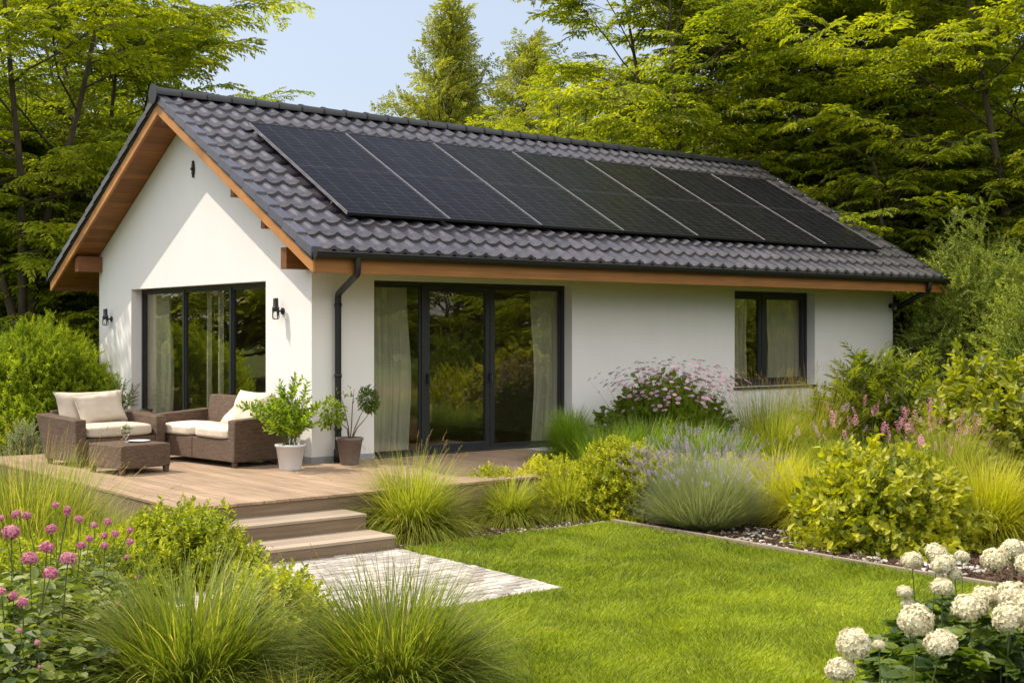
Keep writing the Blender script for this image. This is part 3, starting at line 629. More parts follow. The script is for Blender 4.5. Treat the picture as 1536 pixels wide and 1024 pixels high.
g = G(); g.box([5.2, .3, 0], [5.3, WY - .3, 2.5]); g.box([.3, 6.0, 0], [5.2, 6.05, 2.5]); g.box([5.3, 3.6, 0], [LX - .3, 3.7, 2.5]); g.build("partition_wall", room_m, house)

# frames, panes
def frame_box(g, P, a, b, fw_, d0, d1):              # a rectangular ring a=(u0,z0) b=(u1,z1)
    (u0, z0), (u1, z1) = a, b
    for p, q in (((u0, z0), (u1, z0 + fw_)), ((u0, z1 - fw_), (u1, z1)), ((u0, z0 + fw_), (u0 + fw_, z1 - fw_)), ((u1 - fw_, z0 + fw_), (u1, z1 - fw_))):
        g.box(P(p[0], p[1], d0), P(q[0], q[1], d1))
def opening(name, P, u0, u1, z0, z1, splits, doors=(), handles=(), slim=False):
    """outer frame, one sash with pane for each bay"""
    fr = G(); frame_box(fr, P, (u0, z0), (u1, z1), .055, FR, FR + .09)
    cuts = [u0 + .055] + list(splits) + [u1 - .055]
    for s in splits: fr.box(P(s - .03, z0 + .055, FR + .002), P(s + .03, z1 - .055, FR + .088))
    root = fr.build(name, anthracite, house, bevel=.004)
    for i in range(len(cuts) - 1):
        a = cuts[i] + (.03 if i else 0); b = cuts[i + 1] - (.03 if i < len(cuts) - 2 else 0)
        sw = .075 if i in doors else .028
        g = G(); frame_box(g, P, (a + .002, z0 + .057), (b - .002, z1 - .057), sw, FR + .012 if i in doors else FR + .02, FR + .075); sash = g.build("sash", anthracite, root, bevel=.003)
        g = G(); g.box(P(a + sw - .005, z0 + .057 + sw - .005, FR + .040), P(b - sw + .005, z1 - .057 - sw + .005, FR + .046)); g.build("pane", glass, root)
    for u, zc in handles:
        g = G(); g.box(P(u - .012, zc - .07, FR - .012), P(u + .012, zc + .07, FR + .014)); pp = np.array([P(u, zc + .04, FR - .01), P(u, zc + .04, FR - .045), P(u, zc + .03, FR - .05), P(u, zc - .10, FR - .05)]); g.tube(pp, .009, 8); g.build("handle", blackm, root)
    return root
Pf = lambda u, z, d: (u, d, z)
Pg = lambda u, z, d: (d, u, z)
opening("glass_door", Pf, DOOR[0], DOOR[1], -.02, DOOR[3], (1.84, 3.02), (1,), ((1.905, 1.02), (2.98, 1.02)))
opening("window", Pf, WIN[0], WIN[1], WIN[2], WIN[3], (8.87,), (0, 1))
opening("sliding_window", Pg, GWIN[0], GWIN[1], -.02, GWIN[3], (2.62, 4.2), (), ())
g = G(); g.box([DOOR[0] + .002, -.02, .001], [DOOR[1] - .002, FR + .005, .014]); g.build("threshold", anthracite, house, bevel=.002)
g = G(); g.box([-.02, GWIN[0] + .002, .001], [FR + .005, GWIN[1] - .002, .014]); g.build("threshold", anthracite, house, bevel=.002)
g = G(); g.box([WIN[0] - .03, -.04, WIN[2] - .035], [WIN[1] + .03, .17, WIN[2] - .002]); g.build("window_sill", anthracite, house, bevel=.003)

# roof structure
def slope_slab(x0, x1, d0, d1, mid=.5, m=0, g=None, ya=YE, yb=YC, yc=YB):
    g = g or G()
    for (p, q) in ((ya, YC), (YC, yc)):
        V = [(x0, p, zt(p) - d1), (x1, p, zt(p) - d1), (x1, q, zt(q) - d1), (x0, q, zt(q) - d1), (x0, p, zt(p) - d0), (x1, p, zt(p) - d0), (x1, q, zt(q) - d0), (x0, q, zt(q) - d0)]
        g.hexa(V, mid, m)
    return g
roof = slope_slab(XF + .045, XB - .03, .07, .17).build("roof", soffit_m, house)
# soffit boards, running along the ridge direction, laid up the slope
g = G(); r = np.random.default_rng(3); sl = math.hypot(1, K); bwid = .135
for side in (0, 1):
    n = int((YC - YE) * sl / bwid)
    for i in range(n):
        s0, s1 = i * bwid + .002, (i + 1) * bwid - .003
        if side == 0: y0, y1 = YE + s0 / sl, YE + s1 / sl
        else: y0, y1 = YB - s1 / sl, YB - s0 / sl
        for (xa, xb_) in ((XF + .045, -.002),) if (y0 > 0 and y1 < WY) else ((XF + .045, 6.0), (6.004, XB - .03)):
            g.hexa([(xa, y0, zt(y0) - .195), (xb_, y0, zt(y0) - .195), (xb_, y1, zt(y1) - .195), (xa, y1, zt(y1) - .195), (xa, y0, zt(y0) - .172), (xb_, y0, zt(y0) - .172), (xb_, y1, zt(y1) - .172), (xa, y1, zt(y1) - .172)], r.uniform(0, 1))
g.build("soffit_boards", soffit_m, roof)
def bargeboard(p, q, x0, x1, a, b, m_, name):
    V = [(x0, p, zt(p) - b), (x1, p, zt(p) - b), (x1, q, zt(q) - b), (x0, q, zt(q) - b), (x0, p, zt(p) - a), (x1, p, zt(p) - a), (x1, q, zt(q) - a), (x0, q, zt(q) - a)]
    g = G(); g.hexa(V, .6); return g.build(name, m_, roof, bevel=.003)
for x0, x1 in ((XF, XF + .043), (XB - .028, XB)):
    bargeboard(YE, YC - .001, x0, x1, .075, .265, barge_m, "bargeboard"); bargeboard(YC + .001, YB, x0, x1, .075, .265, barge_m, "bargeboard")
    xa, xb_ = (x0 - .02, x0 - .002) if x0 < 5 else (x1 + .002, x1 + .02)
    bargeboard(YE - .01, YC - .001, xa, xb_, -.02, .105, anthracite, "verge_flashing"); bargeboard(YC + .001, YB + .01, xa, xb_, -.02, .105, anthracite, "verge_flashing")
g = G(); g.box([XF + .003, YE - .03, zt(YE) - .255], [XB - .003, YE - .002, zt(YE) - .045]); g.build("fascia_board", fascia_m, roof, bevel=.003)
g = G(); g.box([XF + .003, YB + .002, zt(YE) - .255], [XB - .003, YB + .03, zt(YE) - .045]); g.build("fascia_board", fascia_m, roof, bevel=.003)
for (y0, y1, dz0, dz1, x0) in ((.0, .15, .20, .47, -.36), (WY - .15, WY, .02, .28, -.42), (.52, .64, .0, .22, -.38), (1.38, 1.50, .0, .22, -.38), (YC - .06, YC + .06, .0, .16, -.42)):
    if dz1 <= 0: continue
    top = min(zt(y0), zt(y1)) - .197
    g = G(); g.box([x0, y0, top - dz1], [-.002, y1, top - dz0]); g.build("purlin_end", beam_m, roof, bevel=.006)

# roof tiles: courses of double-roll tiles, overlapping, with a front lip
def tiles(side):
    r = np.random.default_rng(20 + side); g = G(); run = YC - YE + .02; S = run * sl; nc = 13; gauge = S / nc; tw = 0.255; x0, x1 = XF + .11, XB - .1
    nt = int(round((x1 - x0) / tw)); tw = (x1 - x0) / nt; ns = 12; u = np.linspace(0, 1, ns + 1)
    roll = .044 * np.exp(-((u - .66) / .17) ** 2) - .004 * np.cos(u * 2 * pi) + .008 * (u > .9)
    for c in range(nc):
        s0 = c * gauge - .035; s1 = (c + 1) * gauge + .02
        for k in range(nt):
            xa = x0 + k * tw; off = r.normal(0, .0022); sk = r.normal(0, .003); xs_ = xa + u * tw * 1.003
            def row(s, lift):
                y = s / sl; yy = (YE + y) if side == 0 else (YB - y); z = ZE + K * y + lift
                return np.stack([xs_ if True else xs_, np.full(ns + 1, yy) + (0), np.full(ns + 1, z)], -1)
            A = row(s0 + sk, .050 + off); A[:, 2] += roll; B = row((s0 + s1) / 2, .026 + off); B[:, 2] += roll; C_ = row(s1, .008); C_[:, 2] += roll * .9; F = row(s0 + sk + .004, .0 + off); F[:, 2] += roll
            V = np.concatenate([F, A, B, C_]); i = np.arange(ns); n1 = ns + 1
            Q = np.concatenate([np.stack([i + j * n1, i + 1 + j * n1, i + 1 + (j + 1) * n1, i + (j + 1) * n1], -1) for j in range(3)])
            if side: Q = Q[:, ::-1]
            g.add(V, Q, np.clip(r.normal(.5, .22), 0, 1), 0, False); g.sm[-1][:] = True; g.sm[-1][:ns] = False
    return g
tl = tiles(0); tl.build("roof_tiles", tile_m, roof); tiles(1).build("roof_tiles", tile_m, roof)
# verge tiles: a stepped cap per course on each gable edge
nc = 13; run = YC - YE + .02; gauge = run * sl / nc
for side in (0, 1):
    for x0, x1 in ((XF - .045, XF + .125), (XB - .115, XB + .045)):
        g = G()
        for c in range(nc):
            s0 = c * gauge - .03; s1 = (c + 1) * gauge + .01
            y0, y1 = (YE + s0 / sl, YE + s1 / sl) if side == 0 else (YB - s0 / sl, YB - s1 / sl); z0, z1 = ZE + K * s0 / sl, ZE + K * s1 / sl
            lo = (x0, x1)
            V = [(x0, y0, z0 - .06), (x1, y0, z0 + .0), (x1, y1, z1 - .02), (x0, y1, z1 - .085), (x0 + .012, y0, z0 + .072), (x1 - .01, y0, z0 + .072), (x1 - .01, y1, z1 + .040), (x0 + .012, y1, z1 + .040)] if x0 < 5 else \
                [(x0, y0, z0 + .0), (x1, y0, z0 - .06), (x1, y1, z1 - .085), (x0, y1, z1 - .02), (x0 + .01, y0, z0 + .072), (x1 - .012, y0, z0 + .072), (x1 - .012, y1, z1 + .040), (x0 + .01, y1, z1 + .040)]
            g.hexa(V, rng.uniform(.2, .8))
        g.build("verge_tiles", tile_m, roof, bevel=.008)

# ridge caps
g = G(); x = XF - .06; r = np.random.default_rng(8); zr = zt(YC) + .035
while x < XB + .02:
    L_ = min(.40, XB + .05 - x); a = np.linspace(-.25, pi + .25, 11)
    for (xa, xb_, ra, rb) in ((x, x + .05, .134, .131), (x + .05, x + L_ + .012, .120, .110)):
        V = np.concatenate([np.stack([np.full(11, xx), YC + np.cos(a) * rr, zr + np.sin(a) * rr * .82], -1) for xx, rr in ((xa, ra), (xb_, rb))])
        i = np.arange(10); g.add(V, np.stack([i, i + 1, i + 12, i + 11], -1), r.uniform(.2, .7), 0, True)
        ring = V[:11]; c_ = np.array([[xa, YC, zr]]); g.add(np.vstack([c_, ring]), [[0, 1 + 2 * k, 2 + 2 * k, 3 + 2 * k] for k in range(5)], .3)
    x += L_
    if L_ < .4: break
g.build("ridge_caps", anthracite, roof)
g = G()
for (xa, xb_) in ((XF - .075, XF - .055),):
    g.tube([[xa, YC, zr - .01], [xb_, YC, zr - .01]], .145, 20, smooth=False)
g.build("ridge_end_disc", anthracite, roof)
# gutters and downpipes
def gutter(y, s):
    g = G(); a = np.linspace(0, pi, 9); prof = [(y + .062 * np.cos(t), 2.60 - .072 * np.sin(t)) for t in a]; prof_i = [(y + .055 * np.cos(t), 2.60 - .062 * np.sin(t)) for t in a[::-1]]
    ring = np.array(prof + prof_i); n = len(ring); xs_ = np.linspace(XF - .03, XB + .03, 14)
    V = np.concatenate([np.stack([np.full(n, x_), ring[:, 0], ring[:, 1]], -1) for x_ in xs_]); i = np.arange(13)[:, None] * n; j = np.arange(n)[None]; j2 = (j + 1) % n
    g.add(V, np.stack([i + j, i + n + j, i + n + j2, i + j2], -1).reshape(-1, 4))
    for x_ in (xs_[0], xs_[-1]):
        c = np.array([[x_, y, 2.60]]); g.add(np.vstack([c, [[x_, p[0], p[1]] for p in prof]]), [[0, 1 + 2 * k, 2 + 2 * k, 3 + 2 * k] for k in range(4)])
    g.tube([[XF - .03, y + s * .062, 2.605], [XB + .03, y + s * .062, 2.605]], .009, 8)
    return g
gutter(YE - .095, -1).build("gutter", blackm, roof, bevel=0); gutter(YB + .095, 1).build("gutter", blackm, roof)
def pipe(pts, r_=.042):
    P = np.array(pts, float); out = [P[0]]
    for i in range(1, len(P) - 1):
        a, b, c = P[i - 1], P[i], P[i + 1]; k = .07
        p0 = b + unit(a - b) * k; p1 = b + unit(c - b) * k
        for t in np.linspace(0, 1, 5): out.append((1 - t) ** 2 * p0 + 2 * t * (1 - t) * b + t * t * p1)
    out.append(P[-1]); g = G(); g.tube(np.array(out), r_, 16); return g
gp = pipe([(.06, YE - .095, 2.56), (.06, YE - .095, 2.36), (.34, -.075, 2.14), (.34, -.075, .12), (.34, -.085, .04)])
for z in (.42, 1.1, 2.0): gp.lathe([(.044, z - .02), (.050, z - .02), (.050, z + .02), (.044, z + .02)], 16, o=(.34, -.075, 0)); gp.box([.33, -.04, z - .012], [.35, 0.0, z + .012])
gp.lathe([(.043, .0), (.058, .0), (.058, .16), (.043, .17)], 16, o=(.34, -.078, 0.001)); gp.build("downpipe", blackm, house)
gp = pipe([(12.0, YE - .095, 2.56), (12.0, YE - .095, 2.40), (LX + .06, -.25, 2.20), (LX + .085, .10, 2.05), (LX + .085, .10, -.1)], .045); gp.build("downpipe", blackm, house)

# solar panels
PW, PY0_, PY1_ = 1.618, -.18, 2.53
ang = math.atan(K); Ls = (PY1_ - PY0_) / cos(ang)
base = thing("solar_panel", (.41, PY0_, zt(PY0_) + .13), 0); base.rotation_euler = (ang, 0, 0)
g = G(); fwid = .016
g.box([0, 0, 0], [PW - .008, fwid, .042]); g.build("frame_bar", blackm, base, bevel=.002); g = G(); g.box([0, Ls - fwid, 0], [PW - .008, Ls, .042]); g.build("frame_bar", blackm, base, bevel=.002)
g = G(); g.box([0, fwid, 0], [fwid * .5, Ls - fwid, .0425]); g.build("side_rail", alu, base, bevel=.002); g = G(); g.box([PW - .008 - fwid * .5, fwid, 0], [PW - .008, Ls - fwid, .0425]); g.build("side_rail", alu, base, bevel=.002)
g = G(); g.box([fwid * .5, fwid, .01], [PW - .008 - fwid * .5, Ls / 2 - .006, .038]); g.build("cells", pv, base); g = G(); g.box([fwid * .5, Ls / 2 + .006, .01], [PW - .008 - fwid * .5, Ls - fwid, .038]); g.build("cells", pv, base)
g = G(); g.box([fwid * .5, Ls / 2 - .006, .008], [PW - .008 - fwid * .5, Ls / 2 + .006, .0365]); g.build("centre_bar", plain("grey_bar", (.10, .10, .11), .4), base)
for yy in (.45, Ls - .5):
    g = G(); g.box([0.02, yy, -.05], [PW - .02, yy + .04, -.002])
    for xx in (.3, 1.3): g.box([xx, yy - .01, -.13], [xx + .04, yy + .03, -.049])
    g.build("mounting_rail", blackm, base)
pos = ["nearest the gable, leftmost of the row", "second from the left end of the row", "third from the left end of the row", "in the middle of the row", "third from the right end of the row", "second from the right end of the row", "at the far right end of the row"]
for i in range(7):
    o = base if i == 0 else dup(base)
    o.location = (.41 + PW * i, PY0_, zt(PY0_) + .13); o.rotation_euler = (ang, 0, 0)
    tag(o, "black solar panel " + pos[i], "solar panel", "solar panels in a row on the roof")

# wall lamps
def wall_lamp(loc, rz, label):
    t = thing("wall_lamp", loc, rz, label, "lamp", "black lamps on the white walls")   # +x points away from the wall
    g = G(); g.tube([[0, 0, 0], [.018, 0, 0]], .045, 16, smooth=False); g.tube([[.015, 0, 0], [.06, 0, 0], [.105, 0, .01]], .012, 8); g.build("backplate", blackm, t)
    g = G(); g.lathe([(0.0, .17), (.030, .17), (.034, .15), (.036, .06), (.046, .05), (.048, -.005), (.0, -.005)], 16, o=(.11, 0, .0)); g.build("lamp_housing", blackm, t)
    g = G(); g.lathe([(.0, -.085), (.028, -.085), (.034, -.07), (.036, -.007), (.0, -.007)], 16, o=(.11, 0, 0)); g.build("lamp_glass", clear_glass, t)
    g = G(); g.tube([[.11, .046, .0], [.11, .05, -.09], [.11, .03, -.105], [.11, -.03, -.105], [.11, -.05, -.09], [.11, -.046, .0]], .006, 6)
    g.tube([[.155, 0, .0], [.158, 0, -.09], [.14, 0, -.104], [.08, 0, -.104], [.062, 0, -.09], [.064, 0, .0]], .006, 6); g.build("lamp_cage", blackm, t)
    return t
wall_lamp((0, .74, 1.93), pi, "black wall lamp on the sunlit gable, beside the near corner"); wall_lamp((0, 6.60, 1.87), pi, "black wall lamp on the gable, left of the wide window")
wall_lamp((12.24, 0, 2.14), -pi / 2, "black wall lamp at the far right corner, beside the right downpipe")
t = thing("wall_ornament", (0, 3.44, 4.05), pi, "small black cast iron ornament under the gable peak", "ornament")
g = G(); prof = [(-.20, .008), (-.17, .028), (-.14, .014), (-.11, .045), (-.05, .035), (0, .050), (.05, .035), (.11, .045), (.14, .014), (.17, .028), (.20, .006)]
prof = [(z * .62, w_ * .8) for z, w_ in prof]
for (z0, w0), (z1, w1) in zip(prof[:-1], prof[1:]): g.hexa([(0, -w0, z0), (.03, -w0, z0), (.03, w0, z0), (0, w0, z0), (0, -w1, z1), (.03, -w1, z1), (.03, w1, z1), (0, w1, z1)])
g.build("iron_plate", blackm, t, bevel=.003); g = G(); g.tube([[.03, 0, 0], [.05, 0, 0]], .022, 12); g.build("boss", blackm, t)

# curtains
def curtain(P, u0, u1, z0, z1, d, folds, seed, label, pinch=0.0):
    r = np.random.default_rng(seed); n = folds * 10; m_ = 24; g = G(); u = np.linspace(0, 1, n + 1); z = np.linspace(0, 1, m_ + 1); ph = r.uniform(0, 6)
    U, Z = np.meshgrid(u, z, indexing='ij'); amp = .052 * (0.6 + .4 * np.sin(U * 9 + ph)); W = u1 - u0
    nar = 1 - pinch * np.sin(np.clip((1 - Z), 0, 1) * pi * .9) ** 2
    X = u0 + W * (U * nar if W > 0 else U * nar) + .012 * np.sin(U * 40 + Z * 3)
    Dp = d + amp * np.sin(U * folds * 2 * pi + .6 * np.sin(Z * 2.5 + ph) + ph) * (0.55 + .45 * (1 - Z)) + .012 * np.sin(U * folds * 5.3 * pi)
    pts = np.array([P(a, b, c) for a, b, c in zip(X.ravel(), (z0 + (z1 - z0) * Z).ravel(), Dp.ravel())]); i = np.arange(n)[:, None] * (m_ + 1) + np.arange(m_)[None]
    g.add(pts, np.stack([i, i + m_ + 1, i + m_ + 2, i + 1], -1).reshape(-1, 4), .5, 0, True); o = g.build("curtain", curtain_m); return tag(o, label, "curtain", "pale curtains behind the windows")
curtain(Pf, 1.06, 1.68, .03, 2.30, .335, 7, 1, "pale curtain behind the left pane of the three bay glass door", -.12)
curtain(Pf, 4.50, 3.86, .03, 2.30, .335, 6, 2, "pale curtain behind the right pane of the three bay glass door", .12)
curtain(Pf, 8.10, 8.64, .78, 2.30, .335, 5, 3, "pale curtain at the left side of the small window", .05)
curtain(Pf, 10.15, 9.10, .78, 2.30, .335, 9, 4, "wide pale curtain drawn over the right side of the small window", .06)
curtain(Pg, 6.15, 5.0, .03, 2.30, .335, 9, 5, "pale curtain at the left side of the wide gable window", -.1)
curtain(Pg, 3.30, 3.20, .03, 2.30, .335, 2, 6, "thin gathered curtain strip in the middle of the gable window, right one"); curtain(Pg, 3.68, 3.58, .03, 2.30, .335, 2, 7, "thin gathered curtain strip in the middle of the gable window, left one")

# ------------------------------------------------------------------ soft furniture pieces
def soft_box(dx, dy, dz, e=4.0, puff=.03, n=14, seed=0, wr=.006):
    """rounded cushion block centred in x,y and standing on z=0"""
    r = np.random.default_rng(seed); g = G(); t = np.linspace(-1, 1, n + 1)
    for ax in range(3):
        for s in (-1, 1):
            A, B = np.meshgrid(t, t, indexing='ij'); P = np.zeros((n + 1, n + 1, 3)); o = [k for k in range(3) if k != ax]
            P[..., ax] = s; P[..., o[0]] = A; P[..., o[1]] = B; P = P.reshape(-1, 3)
            L_ = (np.abs(P) ** e).sum(1) ** (1 / e); Q_ = P / L_[:, None]
            pf = (1 - Q_[:, 0] ** 2) * (1 - Q_[:, 1] ** 2)
            V = Q_ * np.array([dx, dy, dz]) / 2; V[:, 2] += np.sign(Q_[:, 2]) * puff * pf
            V += (noise2(V[:, 0] * 12, V[:, 1] * 12 + V[:, 2] * 9, 1, seed) * wr)[:, None] * unit(V); V[:, 2] += dz / 2
            i = np.arange(n)[:, None] * (n + 1) + np.arange(n)[None]; q = np.stack([i, i + n + 1, i + n + 2, i + 1], -1).reshape(-1, 4)
            g.add(V, q if (s > 0) == (ax != 1) else q[:, ::-1], .5, 0, True)
    return g
def pillow(w, h, T, seed=0):
    """scatter pillow standing in the x-z plane, thickness along y, pinched corners"""
    n = 22; g = G(); t = np.linspace(-1, 1, n + 1); A, B = np.meshgrid(t, t, indexing='ij'); r = np.random.default_rng(seed)
    pin = 1 - .10 * (1 - np.abs(A) ** 2) * np.abs(B) ** 3; pin2 = 1 - .10 * (1 - np.abs(B) ** 2) * np.abs(A) ** 3
    X = A * w / 2 * pin2; Z = B * h / 2 * pin; th = T / 2 * ((1 - A ** 4) * (1 - B ** 4)) ** .55
    wr = .010 * noise2(A * 4, B * 4, 1.3, seed) * (1 - A ** 2) + .006 * np.sin((A + B) * 7 + seed) * np.abs(A * B)
    for s in (-1, 1):
        V = np.stack([X, s * (th + wr), Z + h / 2], -1).reshape(-1, 3); i = np.arange(n)[:, None] * (n + 1) + np.arange(n)[None]; q = np.stack([i, i + n + 1, i + n + 2, i + 1], -1).reshape(-1, 4)
        g.add(V, q if s < 0 else q[:, ::-1], .5, 0, True)
    return g
def place(o, loc, rz=0, rx=0, ry=0):
    o.location = loc; o.rotation_euler = Matrix.Rotation(rz, 3, 'Z').__matmul__(Matrix.Rotation(ry, 3, 'Y')).__matmul__(Matrix.Rotation(rx, 3, 'X')).to_euler(); return o

# interior furniture, seen through the panes
t = thing("sofa", (1.5, 1.35, 0), 0, "brown leather sofa inside, seen through the left pane of the glass door", "sofa")
place(soft_box(1.9, .85, .42, 5, .02, 8).build("seat", leather, t), (0, 0, .05)); place(soft_box(1.9, .25, .5, 5, .02, 8).build("backrest", leather, t), (0, .4, .35)); place(soft_box(.22, .85, .35, 5, .02, 8).build("armrest", leather, t), (-.95, 0, .3)); place(soft_box(.22, .85, .35, 5, .02, 8).build("armrest", leather, t), (.95, 0, .3))

# ------------------------------------------------------------------ deck and steps
deck = thing("deck", (0, 0, 0), 0, "weathered timber deck wrapping round the near corner of the house", "deck")
DX0, DX1, DYF, DYB = -3.05, 3.40, -2.86, 3.4
g = G(); r = np.random.default_rng(5); x = DX0; bw_ = .145
def brd(x0, x1, y0, y1):
    cuts = [y0] + sorted(r.uniform(y0 + .6, y1 - .6, 1 if y1 - y0 > 2.6 and r.uniform() < .8 else 0).tolist()) + [y1]
    for a, b in zip(cuts[:-1], cuts[1:]): g.box([x0, a + .0015, -.028], [x1, b - .0015, 0.0 - r.uniform(0, .0012)], r.uniform(0, 1))
while x < DX1 - .02:
    x1 = min(x + bw_ - .006, DX1); xc = (x + x1) / 2
    if x1 <= 0 or x < 0: 
        if x1 > -.014: x1 = -.014 if x < -.014 else x1
        brd(x, x1, DYF - .02, DYB if x < -1.3 else 6.7)
    else: brd(x, x1, DYF - .02, -.016)
    x += bw_
g.build("decking_boards", deck_m, deck, bevel=.002)
g = G(); g.box([DX0 + .01, DYF, -.205], [-1.35, DYF + .028, -.030]); g.box([-1.348, DYF, -.205], [DX1 - .01, DYF + .028, -.030]); g.box([-1.33, DYF + .002, -.52], [DX1 - .012, DYF + .03, -.207]); g.box([DX0 + .01, DYF + .002, -.52], [-3.0, DYF + .03, -.207])
g.box([DX0 + .01, DYF + .03, -.47], [DX0 + .038, DYB - .03, -.030]); g.box([DX1 - .038, DYF + .03, -.47], [DX1 - .01, -.3, -.030]); g.box([DX0 + .04, DYB - .04, -.4], [-1.3, DYB - .012, -.03]); g.build("deck_fascia", riser_m, deck)
g = G(); g.box([DX0 + .1, DYF + .1, -.14], [-.02, 3.2, -.032]); g.box([-.01, DYF + .1, -.14], [DX1 - .1, -.02, -.032]); g.box([-1.25, 3.2, -.14], [-.02, 6.6, -.032]); g.build("deck_frame", riser_m, deck)
steps = thing("steps", (-2.2, -3.3, -.45), 0, "two low wooden steps leading from the paved path up to the deck", "steps")
for i, (yf, yb, z) in enumerate(((-3.36, DYF - .001, -.15), (-3.88, -3.361, -.30))):
    g = G(); xl, xr = -.95, .90; n = 3; wd = (yb - yf) / n
    for k in range(n): g.box([xl, yf + k * wd + .002, -.028], [xr, yf + (k + 1) * wd - .002, 0], r.uniform(.2, 1))
    o = g.build("tread", step_m, steps, bevel=.003); o.location = (0, 3.3, z + .45)
    g = G(); g.box([xl + .005, yf + .012, -.17 if i == 0 else -.16], [xr - .005, yf + .04, -.029], .5); g.box([xr - .035, yf + .042, -.31 if i == 0 else -.16], [xr - .005, yb - .003, -.030], .4); o = g.build("riser", riser_m, steps, bevel=.002); o.location = (0, 3.3, z + .45)

# ------------------------------------------------------------------ garden furniture
def wick_leg(t, x, y, h=.07, s=.028):
    g = G(); g.hexa([(x - s * .8, y - s * .8, 0), (x + s * .8, y - s * .8, 0), (x + s * .8, y + s * .8, 0), (x - s * .8, y + s * .8, 0), (x - s, y - s, h), (x + s, y - s, h), (x + s, y + s, h), (x - s, y + s, h)]); g.build("leg", wicker, t, bevel=.003)
def seat_unit(name, loc, rz, label, W_, D_, cat, seat_h=.34, arm_h=.58, back_h=.82, aw=.13, flare=.07, two=False):
    """front faces -y, origin centred under the seat"""
    t = thing(name, loc, rz, label, cat); w, d = W_ / 2, D_ / 2
    g = G(); g.box([-w + aw, -d + .012, .07], [(-.004 if two else w - aw), d - .1, seat_h])
    if two: g.box([.004, -d + .012, .07], [w - aw, d - .1, seat_h])
    g.build("seat_base", wicker, t, bevel=.012)
    for s in (-1, 1):
        xi, xo = s * (w - aw + .001), s * w; g = G(); fo = s * (w + flare * .35)
        V = [(xi, -d, .065), (xo, -d, .065), (xo, d - .04, .065), (xi, d - .04, .065), (xi - s * .0, -d, arm_h), (fo, -d, arm_h), (s * (w + flare), d + .07, arm_h + .05), (xi, d + .07, arm_h + .05)]
        if s < 0: V = [V[k] for k in (1, 0, 3, 2, 5, 4, 7, 6)]
        g.hexa(V); g.build("armrest", wicker, t, bevel=.018)
    g = G(); V = [(-w + aw, d - .10, .07), (w - aw, d - .10, .07), (w - aw, d - .02, .07), (-w + aw, d - .02, .07), (-w + aw, d + .03, back_h), (w - aw, d + .03, back_h), (w - aw, d + .10, back_h), (-w + aw, d + .10, back_h)]
    g.hexa(V); g.build("backrest", wicker, t, bevel=.018)
    for x in (-w + .05, w - .05):
        for y in (-d + .05, d - .09): wick_leg(t, x, y)
    return t
def on(t, p):                    # a point given in the frame of a turned thing
    a = t.rotation_euler[2]; return (t.location[0] + p[0] * cos(a) - p[1] * sin(a), t.location[1] + p[0] * sin(a) + p[1] * cos(a), t.location[2] + p[2])
A1 = radians(8)
arm = seat_unit("armchair", (-1.98, 1.80, 0), A1, "wide brown wicker armchair at the left of the deck", 1.22, .86, "armchair", back_h=.66)
o = soft_box(.95, .76, .15, 6, .02, 16, 2).build("seat_cushion", taupe); place(o, on(arm, (0, -.06, .342)), A1); tag(o, "thick beige seat cushion on the wide armchair", "cushion")
o = pillow(.98, .50, .24, 4).build("back_cushion", taupe); place(o, on(arm, (-.02, .24, .42)), A1, radians(-16)); tag(o, "large beige back cushion leaning in the wide armchair", "cushion")
o = pillow(.68, .42, .20, 7).build("throw_pillow", taupe); place(o, on(arm, (.03, .04, .49)), A1 + .08, radians(-24), radians(-5)); tag(o, "beige throw pillow in front of the armchair's back cushion", "pillow")
A2 = radians(-90 + 8)
sofa = seat_unit("loveseat", (-.80, 1.02, 0), A2, "brown wicker two seat sofa in front of the wide gable window", 1.86, .78, "sofa", two=True, back_h=.82)
for x, s, lb in ((.41, 3, "cream seat cushion on the wicker sofa, beside its near arm"), (-.40, 5, "cream seat cushion on the wicker sofa, at the end by the lantern")):
    o = soft_box(.78, .66, .13, 6, .03, 16, s).build("seat_cushion", cream); place(o, on(sofa, (x, -.07, .342)), A2); tag(o, lb, "cushion", "cream seat cushions of the sofa")
o = pillow(.76, .48, .22, 9).build("back_cushion", cream); place(o, on(sofa, (.40, .22, .44)), A2, radians(-15)); tag(o, "cream back cushion leaning against the wicker sofa's backrest", "cushion")
o = pillow(.48, .44, .18, 12).build("throw_pillow", cream); place(o, on(sofa, (.48, .05, .45)), A2 + .25, radians(-22), radians(4)); tag(o, "cream throw pillow standing in the sofa's near corner", "pillow")
o = pillow(.44, .36, .15, 14).build("throw_pillow", cream); place(o, on(sofa, (.22, -.02, .465)), A2 - .2, radians(-48), radians(-6)); tag(o, "small cream throw pillow lying low beside the corner pillow", "pillow")
tb = thing("coffee_table", (-2.18, .50, 0), radians(9), "square brown wicker ottoman table in the middle of the seating group", "table")
g = G(); g.box([-.33, -.36, .075], [.33, .36, .345]); g.build("table_body", wicker, tb, bevel=.014)
for x in (-.29, .29):
    for y in (-.32, .32): wick_leg(tb, x, y, .076, .03)
def glass_vase(loc, label):
    t = thing("vase", loc, 0, label, "vase"); g = G(); g.lathe([(0, 0), (.03, 0), (.032, .006), (.010, .015), (.009, .05), (.035, .075), (.052, .11), (.050, .15), (.044, .17), (.040, .17), (.046, .148), (.047, .11), (.030, .08), (0, .07)], 20); g.build("glass_cup", clear_glass, t)
    g = shrub_small(60, .065, .075, 21, .028, K_TREE); g.build("posy", [lf_mid, stem_m], t, loc=(0, 0, .13)); fl = G(); r = np.random.default_rng(3)
    gl = globe(14, .014, .010, 5, fl=3).tmpl(); P, d = dome_points(12, .06, .06, .09, r); fl.inst(gl, np.repeat(np.eye(3)[None], 12, 0), P + [0, 0, .14]); fl.build("blossoms", pt_white, t); return t
